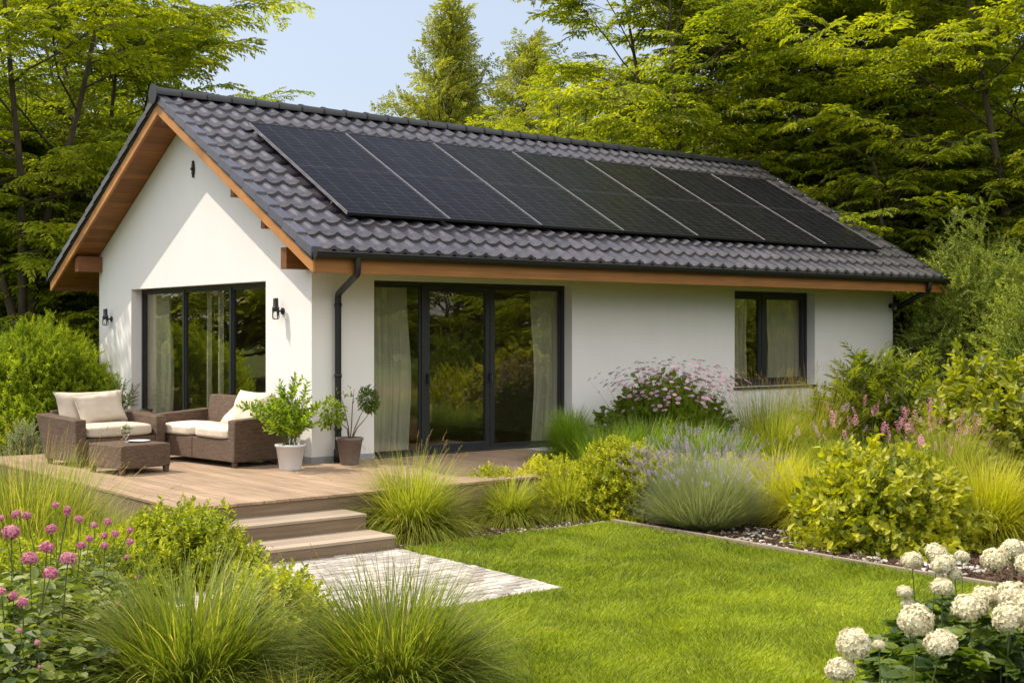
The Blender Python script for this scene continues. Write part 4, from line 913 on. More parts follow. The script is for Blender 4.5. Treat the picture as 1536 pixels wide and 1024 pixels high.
def shrub_small(n, rx, rz, seed, ll, T):
    r = np.random.default_rng(seed); P, d = dome_points(n, rx, rx, rz, r, (.4, 1)); g = G(); dirs = unit(d + r.normal(0, .5, d.shape)); g.inst(T, frames(dirs, np.array([0, 0, 1.]) + r.normal(0, .5, d.shape)) * (ll * r.uniform(.7, 1.3, n))[:, None, None], P, .45 + r.uniform(-.3, .3, n))
    for i in range(6): g.tube([[0, 0, -.08], P[i] * .5, P[i]], .0015, 3, m=1)
    return g
glass_vase(on(tb, (-.02, .05, .346)), "small footed glass vase with a posy on the wicker ottoman table")
g = G(); g.lathe([(0, 0), (.10, 0), (.125, .010), (.13, .014), (.122, .016), (.095, .006), (0, .006)], 28); o = g.build("plate", pot_white); o.location = on(tb, (.16, .05, .346)); tag(o, "flat white dish on the wicker ottoman table, beside the vase", "dish")
st = thing("side_table", (-1.12, 2.52, 0), radians(8), "low brown wicker side table between armchair and sofa", "table")
g = G(); g.box([-.2, -.2, .07], [.2, .2, .43]); g.build("table_body", wicker, st, bevel=.012)
for x in (-.16, .16):
    for y in (-.16, .16): wick_leg(st, x, y)
ln = thing("candle_lantern", on(st, (0, 0, .431)), 0, "amber glass candle jar on the side table between the seats", "lantern")
g = G(); g.lathe([(0, 0), (.075, 0), (.085, .02), (.085, .14), (.078, .16), (.074, .16), (.080, .138), (.080, .02), (0, .012)], 24); g.build("glass_jar", amber_glass, ln); g = G(); g.lathe([(0, .013), (.04, .013), (.04, .07), (0, .072)], 16); g.build("candle", brass, ln)
g = G(); g.lathe([(.079, .162), (.088, .160), (.088, .175), (.079, .175)], 24); g.build("metal_rim", blackm, ln)

# ------------------------------------------------------------------ potted plants
def pot(t, rt, rb, h, m_, rim=.018):
    g = G(); g.lathe([(0, 0), (rb * .96, 0), (rb, .012), (rt * .97, h - rim * 1.8), (rt * 1.04, h - rim * 1.6), (rt * 1.05, h - .004), (rt * 1.02, h), (rt * .93, h), (rt * .90, h - .03), (0, h - .03)], 40); g.build("pot", m_, t)
    g = G(); a = np.linspace(0, 1, 6); g.lathe([(rt * .91 * k, h - .028 + .012 * cos(k * 5)) for k in a[::-1]], 24); g.build("soil", soil_m, t)
def stems_plant(t, h0, n, ln, spread, T, tl_, lmat, seed, rb=.03, curve=.4, per=5, topleaf=True, roll=.4, start=.25, smat=None):
    r = np.random.default_rng(seed); g = G(); w = G()
    for i in range(n):
        az = i * 2.4 + r.uniform(-.4, .4); a0 = spread * r.uniform(.15, 1); L_ = ln * r.uniform(.7, 1.1) * (1 - .25 * a0); k = 8
        p = np.array([r.normal(0, rb), r.normal(0, rb), h0 - .03]); pts = [p]; a = a0 * .5
        for j in range(k): a += a0 * curve / k * 2; p = p + np.array([cos(az) * sin(a), sin(az) * sin(a), cos(a)]) * L_ / k; pts.append(p)
        pts = np.array(pts); w.tube(pts, np.linspace(.007, .003, k + 1), 5, cap=False)
        m_ = int(per * L_ / ln) + 2; tt = start + (1 - start) * (np.arange(m_) + .5) / m_; q = tt * k; q0 = np.minimum(q.astype(int), k - 1); P = pts[q0] + (pts[q0 + 1] - pts[q0]) * (q - q0)[:, None]; tg = unit(pts[q0 + 1] - pts[q0])
        ph = np.arange(m_) * 2.4 + r.uniform(0, 6); out = np.stack([np.cos(ph), np.sin(ph), np.zeros(m_)], -1); d = unit(tg * .55 + out * (1.1 - .8 * tt)[:, None]); d[-1] = tg[-1]
        g.inst(T, frames(d, np.array([0, 0, 1.]) + r.normal(0, roll, d.shape)) * (tl_ * r.uniform(.7, 1.2, m_))[:, None, None], P, r.uniform(-.2, .25, m_))
    g.build("foliage", [lmat, stem_m], t); w.build("stems", smat or stem_m, t)
SH_LIME = shoot(13, 1.0, O_LEAF, .34, 60, False, -.1, 2, .05, .01).tmpl()
SH_LIME2 = shoot(11, 1.0, O_WIDE, .30, 65, False, -.2, 3, .1, .01).tmpl()
SH_FINE = shoot(22, 1.0, K_TREE, .20, 55, False, -.12, 4, .05, .008).tmpl()
SH_BROAD = shoot(9, 1.0, O_WIDE, .42, 70, True, -.35, 5, .1, .012).tmpl()
SH_BROAD2 = shoot(8, 1.0, O_WIDE, .46, 75, False, -.25, 6, .1, .012).tmpl()
SH_FROND = shoot(22, 1.0, K_NARROW, .28, 62, True, -.38, 7, .08, .008, roll=.12).tmpl()
SH_FROND2 = shoot(26, 1.0, T_kite(1, .3, .05, .2), .24, 60, True, -.5, 8, .05, .008, roll=.12).tmpl()
SH_WILLOW = shoot(20, 1.0, T_kite(1, .26, .08, .2), .20, 42, False, -.2, 9, .05, .007).tmpl()
SH_SMALL = shoot(16, 1.0, O_LEAF, .20, 55, False, -.1, 10, .1, .008).tmpl()

t = thing("potted_plant", (-.58, -.50, 0), 0, "bushy lime green plant in a white glazed pot at the house corner", "potted plant")
pot(t, .178, .130, .31, pot_white); stems_plant(t, .29, 16, .72, .75, SH_LIME, .22, leaf_mat("pot_leaf", (.07, .14, .012), (.33, .40, .04), .45), 31, .05, .5, 8)
t = thing("potted_plant", (.30, -.42, 0), 0, "sparse two headed shrub in a taupe clay pot beside the downpipe", "potted plant")
pot(t, .165, .115, .34, pot_taupe, .022)
g = G(); w = G(); r = np.random.default_rng(6)
for (dx, dy, z, rr, n, sd_, tp) in ((.24, -.05, .80, .135, 900, 1, 0), (-.26, -.04, .66, .15, 300, 2, 1), (.33, .02, .70, .08, 130, 3, 1), (-.30, .05, .56, .10, 90, 4, 1)):
    P, d = dome_points(n, rr, rr, rr * 1.15, r, (.3, 1), .2, -.9, sd_); P += [dx, dy, z]; dirs = unit(d + r.normal(0, .5, d.shape) + [0, 0, .2 if tp == 0 else -.4])
    g.inst(K_TREE if tp == 0 else O_LEAF, frames(dirs, np.array([0, 0, 1.]) + r.normal(0, .5, d.shape)) * ((.035 if tp == 0 else .055) * r.uniform(.7, 1.3, n))[:, None, None], P, (.1 if tp == 0 else .6) + r.uniform(-.1, .35, n))
for (x, z, k) in ((.24, .76, .07), (-.22, .64, -.04), (.30, .66, .10), (-.14, .86, -.02), (.05, .95, .02)):
    pts = np.array([[k * .3, 0, .30], [k, -.01, .45], [x * .6, -.02, z * .8], [x, -.03, z]]); w.tube(pts, [.009, .007, .005, .002], 6)
for (x0, z0, x1, z1, n) in ((-.02, .85, -.20, .93, 8), (.24, .90, .14, .98, 9), (.24, .92, .30, 1.0, 10), (.05, .8, -.02, .97, 7)):
    tt = r.uniform(0, 1, n); P = np.stack([x0 + (x1 - x0) * tt, r.normal(-.03, .02, n), z0 + (z1 - z0) * tt], -1); g.inst(O_LEAF, frames(r.normal(0, 1, (n, 3)), np.tile([0, 0, 1.], (n, 1))) * .05, P, .3 + r.uniform(0, .4, n)); w.tube([[x0, -.03, z0], [x1, -.03, z1]], .002, 4)
g.build("foliage", [lf_mid, stem_m], t); w.build("stems", twig_m, t)
t = thing("potted_plant", (-.27, 5.72, 0), 0, "green plant with small white blooms in a dark pot, left of the gable window", "potted plant")
pot(t, .20, .15, .42, pot_dark); stems_plant(t, .40, 22, .50, 1.1, SH_SMALL, .17, lf_mid, 41, .07, .5, 6); fl = G(); gl = globe(12, .02, .014, 5, fl=3).tmpl(); P, d = dome_points(14, .22, .22, .40, np.random.default_rng(2), (.8, 1.05)); fl.inst(gl, np.repeat(np.eye(3)[None], 14, 0), P + [-.05, -.05, .38]); fl.build("blossoms", pt_white, t)
t = thing("planter_box", (-.20, .42, 0), 0, "low pale planter box against the gable, behind the white pot", "planter"); g = G(); g.box([-.13, -.26, 0], [.13, .26, .36]); g.build("box", planter_m, t, bevel=.01); g = G(); g.box([-.15, -.28, .361], [.15, .28, .40]); g.build("lid", kerb_m, t, bevel=.006)

# ------------------------------------------------------------------ planting
def GP(u, D, dz=0.0):
    p = at(u, D); p[2] = float(gz(p[0], p[1])) + dz; return tuple(p)
# grass clumps
clump("fountain_grass", "big lime fountain grass clump beside the wooden steps", GP(617, 13.5), .95, 6500, lf_grass_lime, 1, 1.75, 1.2, .007, .20, plumes=110, pw=.75)
clump("fountain_grass", "small arching grass clump behind the lawn, next right of the big fountain grass", GP(765, 14.25), .68, 3600, lf_grass_lime, 2, 1.6, 1.4, .007, .10, pw=.75)
clump("fountain_grass", "small arching grass clump between two lime shrubs, left of the round golden shrub", GP(850, 14.8), .72, 3600, lf_grass_lime, 3, 1.6, 1.4, .007, .10, pw=.75)
clump("sedge", "deep green sedge clump on the deck's right end, in front of the glass door", (2.85, -1.70, 0.0), .72, 3200, lf_grass_deep, 4, 1.35, 1.2, .008, .10, straw=0)
clump("fountain_grass", "large dark green grass clump in the left foreground", GP(285, 7.25), .93, 6500, lf_grass_fg, 5, 1.6, 1.4, .0105, .24, straw=.05, seg=8, pw=.85)
clump("fountain_grass", "large dark green grass clump with brown seed spikes in the centre foreground", GP(592, 7.3), .88, 6000, lf_grass_fg, 6, 1.55, 1.35, .0098, .22, straw=.06, seg=8, plumes=36, pw=.85)
clump("tuft_grass", "low thin pale grass tuft at the bottom edge, between the two big clumps", GP(440, 6.75), .42, 900, lf_grass_fg, 7, 1.4, 1.2, .0045, .16, straw=.35, seg=7)
clump("fountain_grass", "low green grass clump under the small window", GP(1165, 18.3, .0), .95, 3000, lf_grass_lime, 8, 1.5, 1.2, .009, .2)
clump("hakone_grass", "golden cascading grass clump right behind the lavender", GP(1165, 14.8), .80, 2600, lf_grass_gold, 9, 1.5, 1.4, .010, .2)
clump("hakone_grass", "golden cascading grass clump left of the broad leaved shrub", GP(1215, 14.0), .72, 2200, lf_grass_gold, 10, 1.5, 1.4, .010, .2)
clump("fountain_grass", "yellow green grass clump at the right edge behind the white blooms", GP(1480, 13.3), .90, 4200, lf_grass_gold, 11, 1.5, 1.4, .007, .25, straw=.1)
clump("fountain_grass", "pale tall grass clump with seed heads at the right, behind the broad leaved shrub", GP(1425, 15.2), 1.05, 2200, lf_grass_lime, 12, .9, .7, .006, .2, plumes=60, straw=.15)
clump("meadow_grass", "tall pale meadow grass at the left edge before the deck", GP(35, 11.3), 1.10, 4200, lf_grass_fg, 13, .9, .8, .006, .45, plumes=120, straw=.25)
clump("meadow_grass", "low yellow green grass between the deck's corner and the pink flowers", GP(115, 10.7), .70, 3200, lf_grass_lime, 14, 1.1, .9, .006, .4, straw=.05)
for i, (u, D, h, lb) in enumerate(((905, 16.3, .80, "mid green grass tuft right of the deck's end"), (965, 16.7, .86, "mid green grass tuft in front of the pale purple flower bush"), (1035, 17.0, .80, "mid green grass tuft right below the pale purple flower bush"), (1085, 17.4, .7, "mid green grass tuft between flower bush and small window"), (1240, 17.2, .55, "mid green grass tuft in front of the arching fern shrub"), (1300, 16.6, .55, "mid green grass tuft below the arching fern shrub"))):
    clump("meadow_grass", lb, GP(u, D), h * 1.1, 3200, lf_grass_deep if i < 4 else lf_grass_lime, 30 + i, 1.5, 1.2, .010, .28, group="grass tufts along the house wall")
clump("feather_grass", "airy tall grass with fine seed heads under the small window", GP(1150, 19.0), 1.15, 1300, lf_grass_deep, 40, .75, .5, .005, .35, plumes=220, straw=.2)
clump("feather_grass", "airy tall grass with fine seed heads at the small window's right edge", GP(1215, 19.2), 1.25, 900, lf_grass_lime, 41, .7, .5, .005, .3, plumes=160, straw=.2)

# leafy shrubs
lf_edge = leaf_mat("edge_leaf", (.028, .052, .010), (.26, .28, .03), .42, spec=.5)
lf_fern = leaf_mat("fern_leaf", (.022, .045, .010), (.19, .22, .025), .42, spec=.5)
shrub("lime_shrub", "round golden leaved shrub left of the lavender", "shrub", GP(931, 14.9), .64, .90, 3000, [SH_LIME, SH_LIME2], lf_gold, 1, s=.145, lump=.08)
shrub("lime_shrub", "low lime shrub hugging the deck edge, behind the first small grass clump", "shrub", GP(742, 14.9), .48, .56, 1100, [SH_LIME, SH_SMALL], lf_gold, 2, s=.13, lump=.08)
shrub("lime_shrub", "low lime shrub hugging the deck edge, left of the golden shrub", "shrub", GP(826, 15.2), .60, .66, 1500, [SH_LIME, SH_SMALL], lf_gold, 3, s=.13, lump=.08)
shrub("lime_shrub", "wide lime green shrub overhanging the left end of the steps", "shrub", GP(270, 10.9), .66, .68, 1300, [SH_LIME, SH_LIME2, SH_SMALL], lf_lime, 4, s=.17)
shrub("lime_shrub", "small bright lime shrub at the path's left edge, behind the big grass clumps", "shrub", GP(405, 9.0), .46, .50, 420, [SH_LIME, SH_LIME2], lf_lime, 5, s=.17)
shrub("lime_shrub", "low yellow green shrub behind the pink flowers at the deck's corner", "shrub", GP(165, 10.4), .65, .55, 620, [SH_LIME, SH_SMALL], lf_lime, 6, s=.17)
shrub("lime_shrub", "low golden shrub at the left edge behind the pink flowers", "shrub", GP(60, 10.0), .62, .50, 520, [SH_SMALL, SH_LIME], lf_lime, 46, s=.16)
shrub("lime_shrub", "low golden shrub behind the lavender's right side", "shrub", GP(1100, 16.2), .7, .50, 480, [SH_LIME, SH_SMALL], lf_gold, 7, s=.18)
shrub("lime_shrub", "low golden shrub directly behind the lavender", "shrub", GP(1010, 16.2), .6, .48, 400, [SH_LIME, SH_SMALL], lf_gold, 47, s=.18)
shrub("broadleaf_shrub", "large yellow green broad leaved shrub at the lawn's right edge", "shrub", GP(1328, 12.9), .92, .96, 1700, [SH_BROAD, SH_BROAD2, SH_LIME2], leaf_mat("lush_leaf", (.075, .11, .010), (.38, .38, .035), .4, spec=.5), 8, s=.23, lump=.2)
shrub("fern_shrub", "arching dark green shrub at the right end of the house wall", "shrub", GP(1318, 19.6), 1.12, 1.85, 620, [SH_FROND, SH_FROND2], lf_fern, 9, s=.62, lump=.22, upw=.7, shell=(.35, .95))
shrub("broadleaf_shrub", "big glossy leaved shrub at the right edge, in front of the pale willow shrub", "shrub", GP(1500, 17.3), 1.10, 1.75, 1500, [SH_BROAD, SH_BROAD2], lf_edge, 10, s=.30, lump=.2)
shrub("broadleaf_shrub", "glossy leaved shrub behind the pink flower spikes", "shrub", GP(1425, 18.6), .8, 1.25, 800, [SH_BROAD2, SH_LIME2], lf_edge, 48, s=.28, lump=.2)
shrub("willow_shrub", "tall pale green willow shrub behind the house's right corner", "shrub", GP(1497, 24.0), 2.25, 3.8, 6500, [SH_WILLOW, SH_SMALL], leaf_mat("willow_leaf", (.10, .14, .04), (.33, .37, .12), .45), 11, s=.36, lump=.20, upw=.2, jit=.55, shell=(.55, 1.0), nst=40)
shrub("willow_shrub", "pale green willow shrub leaning in at the frame's right edge", "shrub", GP(1600, 21.5), 1.6, 3.2, 3600, [SH_WILLOW, SH_SMALL], leaf_mat("willow_leaf_light", (.10, .14, .04), (.33, .37, .12), .45), 12, s=.40, lump=.22, upw=.5, shell=(.5, 1.0))
shrub("rounded_shrub", "large round fresh green shrub left of the house", "shrub", GP(62, 21.2, .0), 1.28, 2.0, 4800, SH_FINE, leaf_mat("spirea_leaf", (.08, .14, .010), (.30, .36, .03), .42), 13, s=.30, lump=.16, upw=.4, shell=(.6, 1.0))
shrub("rounded_shrub", "second fresh green shrub at the left edge, behind the round one", "shrub", GP(-40, 24), 1.5, 2.0, 2400, SH_FINE, lf_mid, 14, s=.34, lump=.2)
shrub("sage_plant", "small grey green plant at the left edge behind the deck", "plant", GP(36, 18.6), .26, .55, 260, SH_SMALL, lf_sage, 15, s=.16)
shrub("lime_shrub", "small lime plant beside the grey green one, left of the armchair", "plant", GP(20, 19.4), .3, .62, 120, SH_LIME, lf_lime, 16, s=.20)

# lavender
def spikes_plant(name, label, cat, loc, rx, rz, nb, lm, flm, head_T, nh, seed, hs, part, blade_w=.004, spread=1.2, extra=None, stem_h=1.0, curl=.5, hmin=.75, base_r=.25, cap=90):
    r = np.random.default_rng(seed); t = thing(name, loc, 0, label, cat)
    V, Q, tip, e = blades(nb, rz * .80, spread, r, base_r, blade_w, 5, curl * 1.2, pw=.8); g = G(); g.add(V.reshape(-1, 3), Q, np.clip(r.uniform(.1, .8, nb)[:, None] + tip * .2, 0, 1).ravel(), 0, True); g.build("foliage", [lm], t)
    V, Q, tip, e = blades(nh, rz * stem_h, spread * (.62 if name == 'lavender' else .60), r, base_r, blade_w * .6, 6, curl, hvar=1 - hmin, pw=.75); g = G(); g.add(V.reshape(-1, 3), Q, .6, 0, True); g.build("stems", [lm], t)
    q = V[:, -2:].mean(1); d = unit(q - V[:, -4:-2].mean(1)); near = q @ np.array([-FW[0], -FW[1], .6]); order = np.argsort(-near)
    H = [h.build(part, flm) for h in head_T]; used = [False] * len(H); hm = [h.tmpl() for h in head_T]
    for i in order[:cap]:
        k = int(r.integers(0, len(H)))
        if used[k]: o = bpy.data.objects.new(part, H[k].data); link(o, t)
        else: o = H[k]; o.parent = t; used[k] = True
        s = hs * r.uniform(.7, 1.25); o.location = q[i] - d[i] * .01; o.rotation_euler = Vector(d[i]).to_track_quat('Z', 'Y').to_euler(); o.scale = (s, s, s)
    rest = order[cap:]
    if len(rest):
        g = G(); v = r.integers(0, len(hm), len(rest)); zz = d[rest]; x = unit(np.cross(np.array([0, 1., .1]), zz)); M = np.stack([x, np.cross(zz, x), zz], -1) * (hs * r.uniform(.7, 1.25, len(rest)))[:, None, None]
        for k in range(len(hm)):
            mk = v == k
            if mk.any(): g.inst(hm[k], M[mk], q[rest][mk], r.uniform(-.15, .15, mk.sum()))
        tag(g.build(part, flm, t), kind='stuff')
    return t
def spike(seed, n=30, L_=.085, R=.0095):
    r = np.random.default_rng(seed); g = G(); t = (np.arange(n) + .5) / n; ph = np.arange(n) * 2.4; z = L_ * t * (1 + .06 * np.sin(t * 25)); rr = R * np.sin(pi * np.clip(t * .9 + .1, 0, 1)) ** .5 * .6
    O = np.stack([np.cos(ph) * rr, np.sin(ph) * rr, z], -1); d = np.stack([np.cos(ph), np.sin(ph), np.full(n, .9)], -1)
    g.inst(T_kite(1, .6, .1, .1), frames(d, np.tile([0, 0, 1.], (n, 1)) + .01) * (R * 1.25), O, .4 + r.uniform(-.3, .4, n)); return g
def lacy(seed, n=30, R=.026):
    r = np.random.default_rng(seed); g = G(); a = r.uniform(0, 6.3, n); rad = R * np.sqrt(r.uniform(0, 1, n)); O = np.stack([rad * np.cos(a), rad * np.sin(a), .012 - rad * .3 + r.uniform(-.004, .004, n)], -1)
    for k in range(3): g.inst(T_kite(1, .8, .1, 0), frames(np.stack([np.cos(a * 3 + k * 2), np.sin(a * 3 + k * 2), np.full(n, .3)], -1), np.tile([0, 0, 1.], (n, 1))) * .013, O, .45 + r.uniform(-.4, .45, n))
    return g
lav = spikes_plant("lavender", "big grey green lavender bush in bloom at the lawn's far corner", "lavender", GP(1056, 13.95), .75, 1.0, 8500, lf_sage, pt_lav, [spike(1), spike(2), spike(3)], 640, 1, .8, "flower_spike", blade_w=.0048, spread=1.22, stem_h=1.0, curl=.10, hmin=.8, base_r=.26)
spikes_plant("flowering_bush", "wide bush of pale purple and pink flower heads against the house wall", "flower bush", GP(1005, 18.5), .95, 1.45, 2600, lf_mid, pt_palepink, [lacy(1), lacy(2), lacy(3)], 520, 2, 1.0, "flower_head", blade_w=.011, spread=.92, stem_h=1.0, curl=.10, hmin=.72, base_r=.35)
shrub("leafy_shrub", "dark green foliage at the foot of the pale purple flower bush", "shrub", GP(1003, 18.6), .98, 1.22, 2300, [SH_SMALL, SH_BROAD], lf_mid, 51, s=.26, lump=.2)
for i, (u, D, h, lb) in enumerate(((1360, 15.2, 1.15, "magenta flower spikes behind the broad leaved shrub, tallest group"), (1405, 14.7, 1.05, "dusty pink flower spikes toward the right edge, before the glossy shrub"), (1300, 15.6, 1.10, "pink flower spikes left of the magenta group, behind the broad leaved shrub"), (1245, 16.4, 1.0, "thin pale pink flower spikes above the golden grass"))):
    spikes_plant("salvia", lb, "flowering plant", GP(u, D), .4, h, 500, lf_mid, pt_pink if i != 3 else pt_palepink, [spike(11 + i, 24, .13, .017), spike(21 + i, 20, .10, .015)], (34, 30, 20, 20)[i], 60 + i, 1.0, "flower_spike", blade_w=.006, spread=.6, stem_h=1.0, curl=.35, hmin=.75, base_r=.25)

# pink globe flowers, left foreground
PT = [globe(80, .034, .017, s, .8, 4) for s in (1, 2, 3)]; PB = [globe(46, .018, .012, s, 1.0, 3) for s in (4, 5)]
pk_mesh = [g_.build("flower_head", pt_pink) for g_ in PT + PB]; pk_used = set()
def flower_plant(name, label, cat, base, heads, head_meshes, used, leafT, leafs, lm, seed, leaf_s, nleaf, spread_leaf, hz, stem_r=.005, group=None, side=None):
    """heads: list of (world position, mesh index, scale)"""
    r = np.random.default_rng(seed); t = thing(name, base, 0, label, cat, group); b = np.array(base); w = G(); g = G()
    for (p, k, s) in heads:
        q = np.array(p) - b; o = head_meshes[k] if k not in used else bpy.data.objects.new("flower_head", head_meshes[k].data)
        if k in used: link(o)
        used.add(k); o.parent = t; o.location = q; o.rotation_euler = (r.normal(0, .25), r.normal(0, .25), r.uniform(0, 6)); o.scale = (s, s, s)
        f = np.array([q[0] * .35 + r.normal(0, .05), q[1] * .35 + r.normal(0, .05), -.02]); m1 = f + (q - f) * .5 + [r.normal(0, .02), r.normal(0, .02), 0]; pts = np.array([f, m1, q - [0, 0, .015 * s]])
        tt = np.linspace(0, 1, 8)[:, None]; pts = (1 - tt) ** 2 * pts[0] + 2 * tt * (1 - tt) * pts[1] + tt ** 2 * pts[2]; w.tube(pts, np.linspace(stem_r, stem_r * .6, 8), 6)
        nl = leafs; ti = r.uniform(.1, .78, nl); P = pts[(ti * 7).astype(int)]; az = np.arange(nl) * 2.6 + r.uniform(0, 6); d = np.stack([np.cos(az), np.sin(az), r.uniform(-.1, .6, nl)], -1)
        g.inst(leafT, frames(d, np.tile([0, 0, 1.], (nl, 1)) + r.normal(0, .3, (nl, 3))) * (leaf_s * r.uniform(.7, 1.25, nl))[:, None, None], P, .42 + r.uniform(-.35, .35, nl))
    a = r.uniform(0, 2 * pi, nleaf); rad = spread_leaf * np.sqrt(r.uniform(0, 1, nleaf)); z = hz * r.uniform(.05, 1, nleaf) ** .7 * (1 - .35 * rad / spread_leaf)
    P = np.stack([np.cos(a) * rad, np.sin(a) * rad, z], -1); d = np.stack([np.cos(a + r.normal(0, .9, nleaf)), np.sin(a + r.normal(0, .9, nleaf)), r.uniform(-.3, .5, nleaf)], -1)
    g.inst(leafT, frames(d, np.tile([0, 0, 1.], (nleaf, 1)) + r.normal(0, .35, (nleaf, 3))) * (leaf_s * r.uniform(.7, 1.3, nleaf))[:, None, None], P, .4 + r.uniform(-.35, .4, nleaf))
    for i in range(0, nleaf, 14): w.tube([[P[i][0] * .4, P[i][1] * .4, 0], P[i] * [.8, .8, .6], P[i]], [.004, .003, .002], 4)
    g.build("foliage", [lm, stem_m], t); w.build("stems", stem_m, t); return t
def px3(u, v, D): p = at(u, D); p[2] = CAM[2] + (496.4 - v) / F_PX * D; return p
def hd(lst): return [(px3(u, v, D), k, s) for u, v, D, k, s in lst]
lf_under = leaf_mat("under_leaf", (.035, .065, .012), (.19, .23, .055), .35, spec=.5)
flower_plant("globe_flower", "pink globe flowers of the nearest cluster at the left edge, with the largest heads", "flowering plant", GP(45, 7.7), hd([(17, 798, 7.6, 0, 1.3), (45, 837, 7.3, 1, 1.15), (70, 821, 7.4, 2, 1.05), (102, 837, 7.2, 0, 1.15), (76, 859, 6.9, 1, 1.0), (2, 887, 7.1, 3, 1.1), (20, 893, 7.2, 4, 1.2), (34, 903, 7.0, 3, 1.3)]), pk_mesh, pk_used, O_WIDE, 20, lf_under, 1, .085, 1200, .45, .72)
flower_plant("globe_flower", "pink globe flowers of the middle cluster, left of the lime shrub", "flowering plant", GP(110, 8.6), hd([(77, 793, 8.5, 2, .95), (122, 818, 8.3, 0, .8), (134, 808, 8.6, 3, 1.1), (157, 818, 8.4, 3, 1.1), (141, 787, 8.8, 1, .62), (173, 800, 8.9, 4, 1.2), (157, 803, 8.9, 4, 1.1), (117, 778, 9.0, 3, 1.2), (190, 835, 8.5, 3, .8)]), pk_mesh, pk_used, O_WIDE, 18, lf_under, 2, .075, 1100, .42, .62)
flower_plant("globe_flower", "small pink globe flowers of the farthest cluster, nearest the deck corner", "flowering plant", GP(60, 9.6), hd([(24, 771, 9.4, 2, .9), (40, 773, 9.5, 1, .9), (101, 764, 9.6, 3, 1.3), (101, 771, 9.6, 4, 1.0), (83, 757, 9.8, 3, 1.2), (120, 778, 9.4, 4, 1.2), (162, 782, 9.6, 4, 1.3), (195, 795, 9.5, 3, 1.1), (195, 812, 9.2, 3, 1.2), (2, 776, 9.4, 4, 1.0)]), pk_mesh, pk_used, O_LEAF, 9, lf_under, 3, .07, 600, .42, .45)
flower_plant("globe_flower", "leafy flower clump in the bottom left corner with a few small pink buds", "flowering plant", GP(50, 6.9), hd([(56, 963, 6.5, 4, .7), (30, 945, 6.6, 4, .6), (60, 1000, 6.3, 3, .5)]), pk_mesh, pk_used, O_WIDE, 12, lf_under, 4, .085, 1100, .42, .58)
flower_plant("globe_flower", "leafy clump between the pink flowers and the large left grass clump", "flowering plant", GP(165, 8.1), hd([(205, 865, 8.0, 4, .7), (178, 905, 7.8, 4, .6)]), pk_mesh, pk_used, O_WIDE, 12, lf_under, 5, .08, 900, .40, .52)
# white globes, right foreground
WT = [globe(430, .066, .0165, s, fz, 4, lump=.14) for s, fz in ((31, .9), (32, .72), (33, .82), (34, .78))]
wh_mesh = [g_.build("flower_head", pt_white) for g_ in WT]; wh_used = set()
def lobed():
    g = G()
    for a, l, w_ in ((0, 1, .42), (.75, .72, .36), (-.75, .72, .36), (1.5, .42, .3), (-1.5, .42, .3)):
        V, Q, t, m_ = T_oval(l, w_ / l * 1.1, .10, .15); c, s = cos(a), sin(a); V = V @ np.array([[c, s, 0], [-s, c, 0], [0, 0, 1]]); g.add(V, Q, t, m_)
    return g.tmpl()
LOB = lobed()
def vary(h): return [(u, v, D, (k + j) % 4, s) for j, (u, v, D, k, s) in enumerate(h)]
H1 = [(1281, 965, 5.0, 0, .95), (1262, 1004, 5.0, 1, .82), (1373, 930, 5.3, 2, 1.0), (1411, 964, 5.1, 0, .88), (1318, 967, 5.05, 2, .35)]
H2 = [(1413, 880, 5.7, 1, .70), (1357, 887, 5.8, 2, .50), (1363, 906, 5.8, 0, .45), (1368, 840, 6.1, 0, .72), (1405, 829, 6.2, 1, .78), (1415, 846, 6.0, 2, .80), (1432, 861, 6.0, 1, .50), (1443, 834, 6.3, 0, .52)]
H3 = [(1455, 910, 5.4, 1, 1.02), (1480, 895, 5.5, 2, .82), (1518, 892, 5.4, 0, .95), (1515, 926, 5.2, 1, .95), (1492, 838, 5.9, 2, .86), (1520, 826, 6.0, 0, .90), (1545, 845, 5.8, 1, .90), (1550, 905, 5.2, 2, 1.0)]
for i, (u, D, H, lb) in enumerate(((1330, 5.2, H1, "white snowball flowers of the lowest front plant, bottom right"), (1425, 6.0, H2, "white snowball flowers of the farther, smaller headed plant next to the lawn"), (1500, 5.45, H3, "white snowball flowers of the plant at the right edge"))):
    flower_plant("snowball_flower", lb, "flowering plant", (*at(u, D)[:2], -.455), hd(vary(H)), wh_mesh, wh_used, LOB, 9, leaf_mat("snowball_leaf%d" % i, (.025, .055, .014), (.13, .18, .04), .35, spec=.5), 70 + i, .11, (700, 900, 1100)[i], (.34, .36, .46)[i], (.62, .95, 1.0)[i], .0045, "white snowball flowers")
# garden beyond the frame on the right, mirrored in the glass
for i, (x, y, rx, rz, lm) in enumerate(((9.5, -9.0, 1.4, 1.3, lf_lime), (7.2, -12.5, 1.3, 1.2, lf_mid), (11.5, -12.0, 1.8, 2.2, lf_mid), (6.5, -17.5, 1.6, 1.9, lf_lime))):
    shrub("rounded_shrub", "shrub beyond the lawn's right side, seen only mirrored in the glass door", "shrub", (x, y, float(gz(x, y))), rx, rz, 900, SH_FINE, lm, 80 + i, s=.4, group="shrubs mirrored in the glass")

